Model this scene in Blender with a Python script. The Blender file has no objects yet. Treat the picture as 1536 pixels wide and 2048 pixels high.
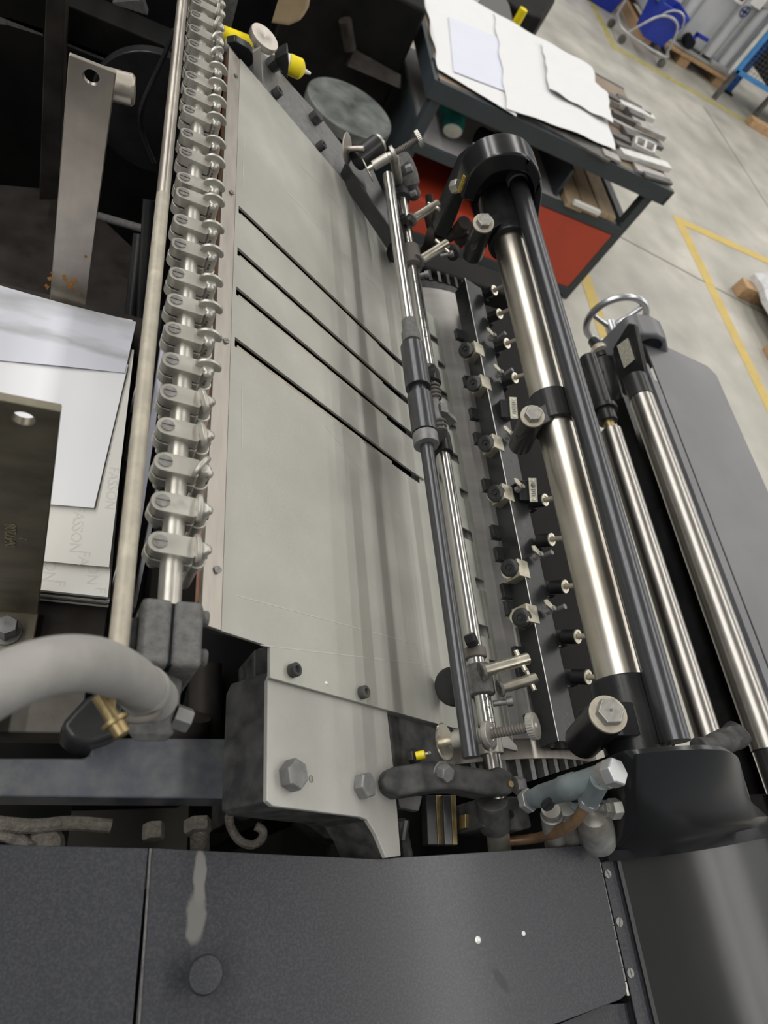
import bpy, bmesh, math, random
from mathutils import Vector, Matrix
random.seed(7)
C = bpy.context.scene.collection
PI = math.pi
# ---------------------------------------------------------------- camera
# World: X runs from the feeder to the delivery, Y along the press shafts away from the operator, Z up, floor at z = 0.
EYE = Vector((0.0, 0.0, 2.1))
RX = Vector((0.89895992, -0.08921565, 0.4288492))
RD = Vector((0.14836515, -0.85915276, -0.48973903))
RF = Vector((0.41213936, 0.50388204, -0.7591074))
FPX = 1361.0
cd = bpy.data.cameras.new('camera'); cam = bpy.data.objects.new('camera', cd); C.objects.link(cam)
m = Matrix.Identity(4)
for i in range(3):
    m[i][0] = RX[i]; m[i][1] = -RD[i]; m[i][2] = -RF[i]; m[i][3] = EYE[i]
cam.matrix_world = m
cd.sensor_fit = 'VERTICAL'; cd.sensor_height = 24.0; cd.sensor_width = 18.0
cd.lens = 24.0 * FPX / 2048.0
cd.clip_start = 0.02; cd.clip_end = 80
cd.dof.use_dof = True; cd.dof.focus_distance = 0.75; cd.dof.aperture_fstop = 5.0
bpy.context.scene.camera = cam

# measuring helpers: where the sight line through a point of the photograph meets a given plane of the room
def ray(u, v): return RX * (u - 768) + RD * (v - 1024) + RF * FPX
def V(u, v, d):                       # on the level plane d metres under the lens
    r = ray(u, v); return EYE + r * (-d / r.z)
def VY(u, v, y): r = ray(u, v); return EYE + r * (y / r.y)
def VZ(u, v, s): return EYE + ray(u, v) * (s / FPX)    # at distance s along the lens axis
def depth(p): return (p - EYE).dot(RF)
def VX(u, v, x): r = ray(u, v); return EYE + r * (x / r.x)
def W(x, y, z): return Vector((x, y, z + 2.1))          # z given from lens height
SL = math.tan(math.radians(29.4)); BX, BZ = 0.1075, -0.5
BN = Vector((SL, 0, 1)).normalized(); BT = Vector((1, 0, -SL)).normalized()
def VB(u, v, off=0.0):                # on the sloping feed board
    r = ray(u, v); p0 = W(BX, 0, BZ) + BN * off
    return EYE + r * ((p0 - EYE).dot(BN) / r.dot(BN))
def B(x, y, off=0.0): return W(x, y, BZ - SL * (x - BX)) + BN * off

# ---------------------------------------------------------------- materials
def mat(name, col, rough=0.5, metal=0.0, var=0.12, vs=30.0, bump=0.0, bs=400.0, stretch=(1, 1, 1), dust=None, dscale=14.0, damt=0.5, scr=0.0, rv=0.1, coat=0.0, ddir=None):
    mt = bpy.data.materials.new(name); mt.use_nodes = True
    nt = mt.node_tree; N = nt.nodes; L = nt.links
    b = N['Principled BSDF']; b.inputs['Metallic'].default_value = metal; b.inputs['Roughness'].default_value = rough
    if coat: b.inputs['Coat Weight'].default_value = coat; b.inputs['Coat Roughness'].default_value = 0.15
    g = N.new('ShaderNodeNewGeometry'); mp = N.new('ShaderNodeMapping'); L.new(g.outputs['Position'], mp.inputs['Vector'])
    mp.inputs['Scale'].default_value = stretch
    n1 = N.new('ShaderNodeTexNoise'); n1.inputs['Scale'].default_value = vs; n1.inputs['Detail'].default_value = 6; L.new(mp.outputs['Vector'], n1.inputs['Vector'])
    cr = N.new('ShaderNodeValToRGB'); L.new(n1.outputs['Fac'], cr.inputs['Fac'])
    cr.color_ramp.elements[0].position = 0.3; cr.color_ramp.elements[1].position = 0.7
    lo = [max(0, c * (1 - var)) for c in col]; hi = [min(1, c * (1 + var)) for c in col]
    cr.color_ramp.elements[0].color = (*lo, 1); cr.color_ramp.elements[1].color = (*hi, 1)
    out = cr.outputs['Color']
    if dust:
        n2 = N.new('ShaderNodeTexNoise'); n2.inputs['Scale'].default_value = dscale; n2.inputs['Detail'].default_value = 8; L.new(g.outputs['Position'], n2.inputs['Vector'])
        c2 = N.new('ShaderNodeValToRGB'); c2.color_ramp.elements[0].position = 0.5 - damt * 0.35; c2.color_ramp.elements[1].position = 0.85 - damt * 0.2
        L.new(n2.outputs['Fac'], c2.inputs['Fac'])
        fac = c2.outputs['Color']
        if ddir:
            sp = N.new('ShaderNodeSeparateXYZ'); L.new(g.outputs['Normal'], sp.inputs[0])
            mm = N.new('ShaderNodeMath'); mm.operation = 'MULTIPLY'; mm.use_clamp = True; L.new(fac, mm.inputs[0]); L.new(sp.outputs['Z'], mm.inputs[1]); fac = mm.outputs[0]
        mx = N.new('ShaderNodeMixRGB'); L.new(fac, mx.inputs['Fac']); L.new(out, mx.inputs['Color1']); mx.inputs['Color2'].default_value = (*dust, 1); out = mx.outputs['Color']
    L.new(out, b.inputs['Base Color'])
    if rv:
        mr = N.new('ShaderNodeMapRange'); L.new(n1.outputs['Fac'], mr.inputs['Value']); mr.inputs['To Min'].default_value = max(0.02, rough - rv); mr.inputs['To Max'].default_value = min(1, rough + rv)
        L.new(mr.outputs['Result'], b.inputs['Roughness'])
    if bump:
        n3 = N.new('ShaderNodeTexNoise'); n3.inputs['Scale'].default_value = bs; n3.inputs['Detail'].default_value = 3; L.new(mp.outputs['Vector'], n3.inputs['Vector'])
        bp = N.new('ShaderNodeBump'); bp.inputs['Strength'].default_value = bump; bp.inputs['Distance'].default_value = 0.002; L.new(n3.outputs['Fac'], bp.inputs['Height']); L.new(bp.outputs['Normal'], b.inputs['Normal'])
    return mt

M = {}
M['board'] = mat('board_steel', (0.47, 0.465, 0.425), 0.52, 0.55, 0.10, 16, 0.12, 900, dust=(0.40, 0.395, 0.355), dscale=7, damt=.5)
M['strip'] = mat('strip_steel', (0.46, 0.42, 0.38), 0.42, 0.8, 0.12, 20, 0.05, 700, stretch=(6, 1, 6))
M['steel'] = mat('side_plate_steel', (0.50, 0.49, 0.46), 0.52, 0.45, 0.14, 14, 0.10, 800, dust=(0.37, 0.36, 0.335), dscale=9)
M['nickel'] = mat('dull_nickel', (0.56, 0.545, 0.50), 0.42, 0.75, 0.12, 120, 0.05, 900, dust=(0.34, 0.32, 0.28), dscale=60, damt=.4)
M['pin'] = mat('nickel_pin', (0.62, 0.58, 0.49), 0.30, 0.9, 0.12, 90)
M['chrome'] = mat('worn_chrome', (0.64, 0.61, 0.55), 0.34, 1.0, 0.08, 9, 0.0, 300, dust=(0.36, 0.31, 0.25), dscale=8, damt=.3, rv=.04)
M['roller'] = mat('roller_steel', (0.36, 0.345, 0.325), 0.32, 1.0, 0.06, 12, 0, rv=.03)
M['shaft'] = mat('dark_shaft', (0.085, 0.087, 0.094), 0.30, 0.75, 0.05, 160, 0.0, 900, rv=.02)
M['bright'] = mat('ground_steel', (0.50, 0.49, 0.475), 0.24, 1.0, 0.06, 40, rv=.04)
M['cylinder'] = mat('cylinder_steel', (0.40, 0.385, 0.37), 0.45, 0.35, 0.15, 18, 0.06, 500, stretch=(.5, 2, .5))
M['tongue'] = mat('lay_plate_steel', (0.50, 0.505, 0.45), 0.5, 0.25, 0.16, 18, 0.06, 700)
M['black'] = mat('black_enamel', (0.014, 0.0145, 0.016), 0.30, 0.0, 0.25, 25, 0.08, 260, dust=(0.035, 0.035, 0.035), dscale=9, damt=.3)
M['blackdull'] = mat('dusty_black', (0.028, 0.029, 0.031), 0.6, 0.0, 0.3, 40, 0.15, 600, dust=(0.085, 0.083, 0.078), dscale=60, damt=.4)
M['castgrey'] = mat('dusty_casting', (0.085, 0.085, 0.086), 0.75, 0.0, 0.25, 120, 0.5, 600, dust=(0.15, 0.147, 0.14), dscale=160, damt=.6)
M['cover'] = mat('cover_paint', (0.029, 0.031, 0.039), 0.38, 0.0, 0.08, 6, 0.04, 900, dust=(0.060, 0.061, 0.064), dscale=500, damt=.25, rv=.04)
M['cast'] = mat('blue_black_paint', (0.060, 0.066, 0.080), 0.36, 0.0, 0.18, 18, 0.08, 500, dust=(0.12, 0.12, 0.12), dscale=60, damt=.3)
M['hood'] = mat('hood_paint', (0.014, 0.0145, 0.016), 0.22, 0.0, 0.1, 12, 0.02, 300, rv=.02)
M['delivery'] = mat('delivery_paint', (0.115, 0.116, 0.126), 0.40, 0.0, 0.15, 9, 0.04, 500, dust=(0.16, 0.16, 0.165), dscale=5, damt=.3)
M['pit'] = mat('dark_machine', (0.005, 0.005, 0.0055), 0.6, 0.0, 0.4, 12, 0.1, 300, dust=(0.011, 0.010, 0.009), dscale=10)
M['pitbrown'] = mat('dark_brown_steel', (0.035, 0.030, 0.027), 0.6, 0.2, 0.35, 25, 0.1, 300)
M['bolt'] = mat('grey_bolt', (0.20, 0.20, 0.20), 0.5, 0.5, 0.2, 120, 0.1, 900)
M['boltbright'] = mat('steel_bolt', (0.34, 0.33, 0.31), 0.42, 0.7, 0.2, 120, 0.1, 900)
M['screw'] = mat('slotted_screw', (0.25, 0.245, 0.235), 0.5, 0.7, 0.2, 200, 0.1, 900)
M['brass'] = mat('old_brass', (0.36, 0.28, 0.14), 0.42, 0.85, 0.25, 90, 0.05, 600)
M['zinc'] = mat('zinc_block', (0.42, 0.39, 0.31), 0.40, 0.7, 0.18, 120, 0.04, 500)
M['washer'] = mat('bright_washer', (0.72, 0.68, 0.56), 0.35, 0.6, 0.1, 100)
M['rod'] = mat('worn_rod', (0.44, 0.40, 0.32), 0.55, 0.25, 0.14, 140, 0.1, 500, dust=(0.33, 0.30, 0.25), dscale=50)
M['hose'] = mat('grey_hose_rubber', (0.30, 0.29, 0.275), 0.8, 0.0, 0.12, 50, 0.15, 700)
M['copper'] = mat('brown_copper', (0.30, 0.19, 0.11), 0.45, 0.5, 0.2, 60)
M['bluegrey'] = mat('blue_grey_metal', (0.22, 0.26, 0.27), 0.45, 0.5, 0.15, 60, 0.05, 500)
M['canister'] = mat('oily_canister', (0.36, 0.365, 0.35), 0.42, 0.4, 0.25, 50, dust=(0.16, 0.14, 0.11), dscale=40)
M['guide'] = mat('tarnished_guide', (0.47, 0.43, 0.37), 0.36, 0.75, 0.16, 14, 0.03, 500, stretch=(3, 1, .5), dust=(0.30, 0.27, 0.245), dscale=16, damt=.5)
M['guidedark'] = mat('dark_tarnished_guide', (0.20, 0.18, 0.135), 0.42, 0.5, 0.3, 22, 0.08, 400, stretch=(1, 1, 2))
M['rust'] = mat('orange_rust', (0.42, 0.19, 0.045), 0.8, 0.0, 0.35, 300)
M['paper'] = mat('white_paper', (0.86, 0.86, 0.89), 0.75, 0, 0.015, 8, 0.0)
M['benchpaper'] = mat('bench_paper', (0.72, 0.72, 0.73), 0.75, 0, 0.015, 8, 0.0)
M['paperc'] = mat('cream_paper', (0.75, 0.735, 0.69), 0.7, 0, 0.02, 8, 0.0)
M['paperb'] = mat('bluish_paper', (0.66, 0.68, 0.78), 0.7, 0, 0.015, 8, 0.0)
M['ink'] = mat('pale_grey_print', (0.66, 0.645, 0.61), 0.75, 0, 0.05, 300)
M['water'] = mat('grey_smear', (0.58, 0.585, 0.60), 0.6, 0, 0.08, 40)
M['wood'] = mat('pale_wood', (0.47, 0.30, 0.16), 0.7, 0, 0.22, 30, 0.1, 200, stretch=(1, 6, 1))
M['woodtop'] = mat('bench_wood', (0.24, 0.185, 0.135), 0.6, 0, 0.25, 12, 0.05, 200, stretch=(1, 6, 1))
M['board_wood'] = mat('tan_board', (0.42, 0.31, 0.19), 0.6, 0, 0.2, 12, 0.05, 200, stretch=(8, 1, 1))
M['slate'] = mat('slate_paint', (0.035, 0.045, 0.052), 0.45, 0, 0.12, 8)
M['red'] = mat('red_paint', (0.50, 0.058, 0.024), 0.42, 0, 0.06, 6)
M['shelf'] = mat('grey_shelf', (0.40, 0.385, 0.39), 0.6, 0, 0.06, 10)
M['green'] = mat('teal_fabric', (0.02, 0.24, 0.20), 0.85, 0, 0.25, 40, 0.2, 300)
M['cream'] = mat('cream_leather', (0.72, 0.70, 0.60), 0.8, 0, 0.1, 30)
M['cloth'] = mat('dark_cloth', (0.012, 0.015, 0.018), 0.9, 0, 0.3, 40)
M['bar'] = mat('furniture_bar', (0.42, 0.40, 0.38), 0.42, 0.6, 0.2, 20)
M['bardark'] = mat('dark_furniture_bar', (0.13, 0.125, 0.12), 0.5, 0.5, 0.3, 20)
M['barlight'] = mat('light_furniture_bar', (0.70, 0.69, 0.67), 0.42, 0.4, 0.1, 20)
M['blue'] = mat('blue_plastic', (0.012, 0.035, 0.36), 0.45, 0, 0.12, 12)
M['bluemesh'] = mat('blue_wringer', (0.05, 0.13, 0.27), 0.6, 0, 0.2, 60)
M['rackblue'] = mat('rack_blue_paint', (0.012, 0.085, 0.31), 0.45, 0, 0.12, 12)
M['cageblue'] = mat('cage_blue_paint', (0.05, 0.22, 0.50), 0.45, 0, 0.12, 12)
M['tank'] = mat('tank_plastic', (0.55, 0.56, 0.58), 0.5, 0, 0.05, 6)
M['galv'] = mat('galvanised', (0.48, 0.49, 0.50), 0.40, 0.7, 0.1, 30)
M['sign'] = mat('grey_sign', (0.42, 0.42, 0.40), 0.5, 0.2, 0.05, 10)
M['white'] = mat('white_card', (0.78, 0.77, 0.75), 0.6, 0, 0.03, 10)
M['navy'] = mat('navy_print', (0.035, 0.04, 0.15), 0.6, 0, 0.05, 10)
M['redprint'] = mat('dark_red_print', (0.22, 0.01, 0.015), 0.6, 0, 0.05, 10)
M['yellow'] = mat('yellow_plastic', (0.85, 0.68, 0.01), 0.4, 0, 0.05, 40)
M['skyblue'] = mat('pale_blue_print', (0.45, 0.72, 0.85), 0.5, 0, 0.05, 40)
M['tan'] = mat('tan_board_seat', (0.44, 0.33, 0.20), 0.55, 0, 0.12, 14)
M['mottled'] = mat('mottled_lid', (0.06, 0.068, 0.065), 0.5, 0.1, 0.3, 14, 0.1, 60, dust=(0.20, 0.21, 0.20), dscale=12, damt=.5)
M['grime'] = mat('grey_brown_tray', (0.15, 0.135, 0.12), 0.6, 0.3, 0.2, 30, 0.1, 200)
M['wrap'] = mat('plastic_wrap', (0.66, 0.66, 0.68), 0.3, 0, 0.12, 20, 0.5, 40)
M['handwheel'] = mat('handwheel_alloy', (0.52, 0.53, 0.55), 0.30, 0.9, 0.08, 20)
M['plate_label'] = mat('maker_plate', (0.55, 0.53, 0.44), 0.45, 0.4, 0.25, 220)
M['mark'] = mat('engraved_mark', (0.10, 0.10, 0.095), 0.6, 0.2, 0.1, 300)
M['stamp'] = mat('stamped_mark', (0.33, 0.30, 0.20), 0.5, 0.4, 0.1, 300)
M['rivet'] = mat('white_rivet', (0.75, 0.75, 0.74), 0.35, 0.3, 0.05, 200)
M['dustpatch'] = mat('grey_dust', (0.20, 0.195, 0.185), 0.9, 0, 0.25, 180)
M['fluff'] = mat('fluffy_dust', (0.19, 0.175, 0.15), 0.95, 0, 0.3, 200, 0.8, 500)
M['orange'] = mat('copper_strip', (0.62, 0.27, 0.14), 0.40, 0.6, 0.15, 60)
M['faint'] = mat('faint_scratch', (0.52, 0.52, 0.49), 0.5, 0.6, 0.1, 60)
M['greyline'] = mat('grey_rail', (0.50, 0.50, 0.53), 0.45, 0.2, 0.12, 40)
M['amber'] = mat('amber_grease', (0.10, 0.035, 0.008), 0.15, 0, 0.2, 60)
M['goldlabel'] = mat('gold_label', (0.55, 0.38, 0.05), 0.4, 0.4, 0.2, 200)

for k_ in ('black', 'blackdull'): M[k_].node_tree.nodes['Principled BSDF'].inputs['Specular IOR Level'].default_value = .3
for k_ in ('cover',): M[k_].node_tree.nodes['Principled BSDF'].inputs['Specular IOR Level'].default_value = .38
for k_ in ('pit', 'pitbrown', 'cloth'): M[k_].node_tree.nodes['Principled BSDF'].inputs['Specular IOR Level'].default_value = .15
def floor_mat():
    mt = mat('factory_floor', (0.45, 0.43, 0.375), 0.42, 0, 0.2, 1.3, 0.02, 40, dust=(0.30, 0.285, 0.25), dscale=3.2, damt=.45)
    return mt
M['floor'] = floor_mat()
def worn_yellow():
    mt = mat('worn_yellow_paint', (0.56, 0.38, 0.045), 0.5, 0, 0.12, 9, 0, dust=(0.46, 0.40, 0.24), dscale=26, damt=.25)
    return mt
M['line'] = worn_yellow()
M['oldline'] = mat('olive_yellow_paint', (0.38, 0.315, 0.05), 0.5, 0, 0.15, 9, 0, dust=(0.46, 0.42, 0.28), dscale=20, damt=.3)

def smear_mat():
    mt = mat('smeared_paper', (0.70, 0.715, 0.79), 0.7, 0, 0.015, 8); nt = mt.node_tree; N = nt.nodes; L = nt.links; b = N['Principled BSDF']; src = b.inputs['Base Color'].links[0].from_socket
    g = N.new('ShaderNodeNewGeometry'); sp = N.new('ShaderNodeSeparateXYZ'); L.new(g.outputs['Position'], sp.inputs[0])
    n = N.new('ShaderNodeTexNoise'); n.inputs['Scale'].default_value = 9; n.inputs['Detail'].default_value = 4; mp = N.new('ShaderNodeMapping'); mp.inputs['Scale'].default_value = (.6, 1.6, 1); L.new(g.outputs['Position'], mp.inputs[0]); L.new(mp.outputs[0], n.inputs['Vector'])
    def m(op, a, c, cl=False):
        q = N.new('ShaderNodeMath'); q.operation = op; q.use_clamp = cl
        for i, x in enumerate((a, c)):
            if hasattr(x, 'is_linked'): L.new(x, q.inputs[i])
            else: q.inputs[i].default_value = x
        return q.outputs[0]
    y = m('ADD', sp.outputs['Y'], m('MULTIPLY', m('SUBTRACT', n.outputs['Fac'], .5), .12)); tot = None
    for c, w in ((SMY[0], .020), (SMY[1], .015)):
        e = m('SUBTRACT', 1.0, m('DIVIDE', m('ABSOLUTE', m('SUBTRACT', y, c), 0), w), True); tot = e if tot is None else m('MAXIMUM', tot, e)
    tot = m('MULTIPLY', tot, .75); mx = N.new('ShaderNodeMixRGB'); L.new(tot, mx.inputs[0]); L.new(src, mx.inputs[1]); mx.inputs[2].default_value = (.40, .405, .42, 1); L.new(mx.outputs[0], b.inputs['Base Color']); return mt
SMY = (V(110, 622, .745).y, V(110, 676, .745).y)
M['smear'] = smear_mat()
def lid_mat():
    mt = mat('lid_paint', (0.029, 0.031, 0.039), 0.38, 0.0, 0.08, 6, 0.04, 900, dust=(0.060, 0.061, 0.064), dscale=500, damt=.25, rv=.04, coat=.15); nt = mt.node_tree; N = nt.nodes; L = nt.links; b = N['Principled BSDF']; src = b.inputs['Base Color'].links[0].from_socket
    g = N.new('ShaderNodeNewGeometry'); n = N.new('ShaderNodeTexNoise'); n.inputs['Scale'].default_value = 55; n.inputs['Detail'].default_value = 6; L.new(g.outputs['Position'], n.inputs['Vector'])
    for (u0, v0), (u1, v1), col, amt, w in (((404, 1700), (398, 1800), (.19, .185, .175, 1), .9, .0050), ((394, 1790), (392, 1885), (.17, .165, .155, 1), .85, .0078), ((985, 1938), (1012, 1978), (.012, .012, .013, 1), .75, .0042), ((1130, 1850), (1190, 1800), (.035, .036, .04, 1), .4, .010)):
        p, q = V(u0, v0, .62), V(u1, v1, .62); t = (q - p); ln = t.length; a = math.atan2(t.y, t.x)
        mp = N.new('ShaderNodeMapping'); mp.vector_type = 'TEXTURE'; mp.inputs['Location'].default_value = ((p.x + q.x) / 2, (p.y + q.y) / 2, p.z); mp.inputs['Rotation'].default_value = (0, 0, a); mp.inputs['Scale'].default_value = (ln * .56, w, 1); L.new(g.outputs['Position'], mp.inputs[0])
        d = N.new('ShaderNodeVectorMath'); d.operation = 'LENGTH'; L.new(mp.outputs[0], d.inputs[0])
        m1 = N.new('ShaderNodeMath'); m1.operation = 'MULTIPLY_ADD'; L.new(n.outputs['Fac'], m1.inputs[0]); m1.inputs[1].default_value = 1.5; L.new(d.outputs['Value'], m1.inputs[2])
        r = N.new('ShaderNodeMapRange'); L.new(m1.outputs[0], r.inputs['Value']); r.inputs['From Min'].default_value = 1.55; r.inputs['From Max'].default_value = 1.9; r.inputs['To Min'].default_value = amt; r.inputs['To Max'].default_value = 0
        mx = N.new('ShaderNodeMixRGB'); L.new(r.outputs['Result'], mx.inputs[0]); L.new(src, mx.inputs[1]); mx.inputs[2].default_value = col; src = mx.outputs[0]
    L.new(src, b.inputs['Base Color']); return mt
M['lid'] = lid_mat(); M['lid'].node_tree.nodes['Principled BSDF'].inputs['Specular IOR Level'].default_value = .38
# ---------------------------------------------------------------- mesh helpers
def BM(): return bmesh.new()
def ortho(n, ref=None):
    n = Vector(n).normalized()
    r = Vector(ref) if ref is not None else (Vector((0, 1, 0)) if abs(n.y) < .9 else Vector((1, 0, 0)))
    a = (r - n * r.dot(n)).normalized(); return a, n.cross(a)
def box(bm, c, s, ax=None):
    c = Vector(c); ax = ax or (Vector((1, 0, 0)), Vector((0, 1, 0)), Vector((0, 0, 1)))
    vs = [bm.verts.new(c + ax[0] * (s[0] / 2 * i) + ax[1] * (s[1] / 2 * j) + ax[2] * (s[2] / 2 * k)) for i in (-1, 1) for j in (-1, 1) for k in (-1, 1)]
    for f in ((0, 1, 3, 2), (4, 6, 7, 5), (0, 4, 5, 1), (2, 3, 7, 6), (0, 2, 6, 4), (1, 5, 7, 3)): bm.faces.new([vs[i] for i in f])
    return bm
def bx(bm, lo, hi): return box(bm, [(a + b) / 2 for a, b in zip(lo, hi)], [abs(b - a) for a, b in zip(lo, hi)])
def prism(bm, pts, vec):
    vec = Vector(vec); a = [bm.verts.new(Vector(p)) for p in pts]; b = [bm.verts.new(Vector(p) + vec) for p in pts]
    n = len(a); bm.faces.new(a); bm.faces.new(b[::-1])
    for i in range(n): bm.faces.new((a[i], b[i], b[(i + 1) % n], a[(i + 1) % n]))
    return bm
def lathe(bm, p, n, prof, seg=28, ref=None, a0=0):
    p = Vector(p); n = Vector(n).normalized(); a, b = ortho(n, ref); rings = []
    for t, r in prof:
        if r < 1e-6: rings.append([bm.verts.new(p + n * t)])
        else: rings.append([bm.verts.new(p + n * t + (a * math.cos(a0 + 2 * PI * i / seg) + b * math.sin(a0 + 2 * PI * i / seg)) * r) for i in range(seg)])
    for r0, r1 in zip(rings, rings[1:]):
        for i in range(seg):
            j = (i + 1) % seg
            if len(r0) == 1 and len(r1) == 1: continue
            if len(r0) == 1: bm.faces.new((r0[0], r1[j], r1[i]))
            elif len(r1) == 1: bm.faces.new((r0[i], r0[j], r1[0]))
            else: bm.faces.new((r0[i], r0[j], r1[j], r1[i]))
    for R, f in ((rings[0], 1), (rings[-1], 0)):
        if len(R) > 1: bm.faces.new(R[::-1] if f else R)
    return bm
def cyl(bm, p0, p1, r, r1=None, seg=28, ch=0.0):
    p0, p1 = Vector(p0), Vector(p1); L = (p1 - p0).length; r1 = r if r1 is None else r1
    pr = [(0, r), (L, r1)] if not ch else [(0, r - ch), (ch, r), (L - ch, r1), (L, r1 - ch)]
    return lathe(bm, p0, p1 - p0, pr, seg)
def hexa(bm, p, n, r, h, ref=None, a0=0.0):
    return lathe(bm, p, n, [(0, r), (h * .86, r), (h, r * .9)], 6, ref, a0)
def bolt(bm, p, n, r, h, washer=0.0, ref=None, a0=0.0):
    p = Vector(p); n = Vector(n).normalized()
    if washer: lathe(bm, p, n, [(0, washer), (r * .22, washer), (r * .22, r * .8)], 28); p = p + n * r * .2
    return hexa(bm, p, n, r, h, ref, a0)
def tube(bm, pts, r, seg=14, closed=False):
    pts = [Vector(p) for p in pts]; n = len(pts); rr = r if isinstance(r, (list, tuple)) else [r] * n; rings = []; a = None
    for i, p in enumerate(pts):
        t = (pts[(i + 1) % n] - pts[i - 1]) if closed else (pts[min(i + 1, n - 1)] - pts[max(i - 1, 0)])
        t.normalize()
        if a is None: a, _ = ortho(t)
        a = (a - t * a.dot(t)).normalized(); b = t.cross(a)
        rings.append([bm.verts.new(p + (a * math.cos(2 * PI * k / seg) + b * math.sin(2 * PI * k / seg)) * rr[i]) for k in range(seg)])
    pr = list(zip(rings, rings[1:])) + ([(rings[-1], rings[0])] if closed else [])
    for q, s in pr:
        for k in range(seg): bm.faces.new((q[k], q[(k + 1) % seg], s[(k + 1) % seg], s[k]))
    if not closed: bm.faces.new(rings[0][::-1]); bm.faces.new(rings[-1])
    return bm
def smooth(pts, n=8):
    pts = [Vector(p) for p in pts]; out = []
    for i in range(len(pts) - 1):
        p0, p1, p2, p3 = pts[max(i - 1, 0)], pts[i], pts[i + 1], pts[min(i + 2, len(pts) - 1)]
        for k in range(n):
            t = k / n; out.append(.5 * ((2 * p1) + (p2 - p0) * t + (2 * p0 - 5 * p1 + 4 * p2 - p3) * t * t + (3 * p1 - p0 - 3 * p2 + p3) * t ** 3))
    return out + [pts[-1]]
def helix(p0, p1, r, turns, n=14):
    p0, p1 = Vector(p0), Vector(p1); a, b = ortho(p1 - p0); N_ = int(turns * n)
    return [p0.lerp(p1, i / N_) + (a * math.cos(2 * PI * i / n) + b * math.sin(2 * PI * i / n)) * r for i in range(N_ + 1)]
def torus(bm, p, n, R, r, seg=48, s2=12, arc=(0, 2 * PI), ref=None):
    a, b = ortho(n, ref); full = abs(arc[1] - arc[0] - 2 * PI) < 1e-6
    k = seg if full else seg + 1
    return tube(bm, [Vector(p) + (a * math.cos(arc[0] + (arc[1] - arc[0]) * i / seg) + b * math.sin(arc[0] + (arc[1] - arc[0]) * i / seg)) * R for i in range(k)], r, s2, full)
def sheet(bm, top, th):                # a closed slab from a grid of points: rows of equal length, thickness straight down
    n, k = len(top), len(top[0]); T = [[bm.verts.new(Vector(p)) for p in r] for r in top]
    D = [[bm.verts.new(Vector(p) - Vector((0, 0, th))) for p in r] for r in top]
    for i in range(n - 1):
        for j in range(k - 1):
            bm.faces.new((T[i][j], T[i + 1][j], T[i + 1][j + 1], T[i][j + 1])); bm.faces.new((D[i][j], D[i][j + 1], D[i + 1][j + 1], D[i + 1][j]))
    for i in range(n - 1):
        bm.faces.new((T[i][0], D[i][0], D[i + 1][0], T[i + 1][0])); bm.faces.new((T[i][-1], T[i + 1][-1], D[i + 1][-1], D[i][-1]))
    for j in range(k - 1):
        bm.faces.new((T[0][j], T[0][j + 1], D[0][j + 1], D[0][j])); bm.faces.new((T[-1][j], D[-1][j], D[-1][j + 1], T[-1][j + 1]))
    return bm
def dhead(bm, p, n, r, h, ang, ref=(1, 0, 0), slot=.16):
    """slotted screw head: a low disc with two raised half discs"""
    p = Vector(p); n = Vector(n).normalized(); a, b = ortho(n, ref)
    a, b = a * math.cos(ang) + b * math.sin(ang), b * math.cos(ang) - a * math.sin(ang)
    lathe(bm, p, n, [(0, r), (h * .5, r)], 24)
    for s in (1, -1):
        t0 = math.asin(slot); pts = [p + n * h * .45 + (a * math.cos(t) + b * math.sin(t)) * r * s for t in [t0 + (PI - 2 * t0) * i / 12 for i in range(13)]]
        prism(bm, pts, n * h * .55)
    return bm

ORG = {}
def finish(me, ang):
    me.polygons.foreach_set('use_smooth', [True] * len(me.polygons)); me.set_sharp_from_angle(angle=math.radians(ang))
def link_mesh(name, bm, mt, origin, ang=35):
    bmesh.ops.recalc_face_normals(bm, faces=bm.faces)
    me = bpy.data.meshes.new(name)
    for v in bm.verts: v.co -= origin
    bm.to_mesh(me); bm.free(); finish(me, ang)
    if mt: me.materials.append(mt)
    o = bpy.data.objects.new(name, me); C.objects.link(o); return o
def bev(o, w, seg=2, ang=32):
    md = o.modifiers.new('edge', 'BEVEL'); md.width = w; md.segments = seg; md.limit_method = 'ANGLE'; md.angle_limit = math.radians(ang); md.harden_normals = True; md.use_clamp_overlap = True
    return o
def tag(o, label, cat, group=None, kind=None):
    if label: o['label'] = label
    if cat: o['category'] = cat
    if group: o['group'] = group
    if kind: o['kind'] = kind
    return o
def thing(name, loc, label, cat, group=None):
    o = bpy.data.objects.new(name, None); C.objects.link(o); o.empty_display_size = .02
    o.location = loc; ORG[o.name] = Vector(loc); return tag(o, label, cat, group)
def part(name, bm, mt, parent, bevel=0, ang=35, label=None):
    o = link_mesh(name, bm, M[mt] if isinstance(mt, str) else mt, ORG[parent.name], ang); o.parent = parent; ORG[o.name] = ORG[parent.name]
    if bevel: bev(o, bevel)
    if label: o['label'] = label
    return o
def solo(name, bm, mt, label, cat, group=None, bevel=0, kind=None, ang=35):
    lo = Vector((min(v.co.x for v in bm.verts), min(v.co.y for v in bm.verts), min(v.co.z for v in bm.verts))); hi = Vector((max(v.co.x for v in bm.verts), max(v.co.y for v in bm.verts), lo.z)); org = (lo + hi) / 2; org.z = lo.z
    o = link_mesh(name, bm, M[mt] if isinstance(mt, str) else mt, org, ang); o.location = org; ORG[o.name] = org
    if bevel: bev(o, bevel)
    return tag(o, label, cat, group, kind)
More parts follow.
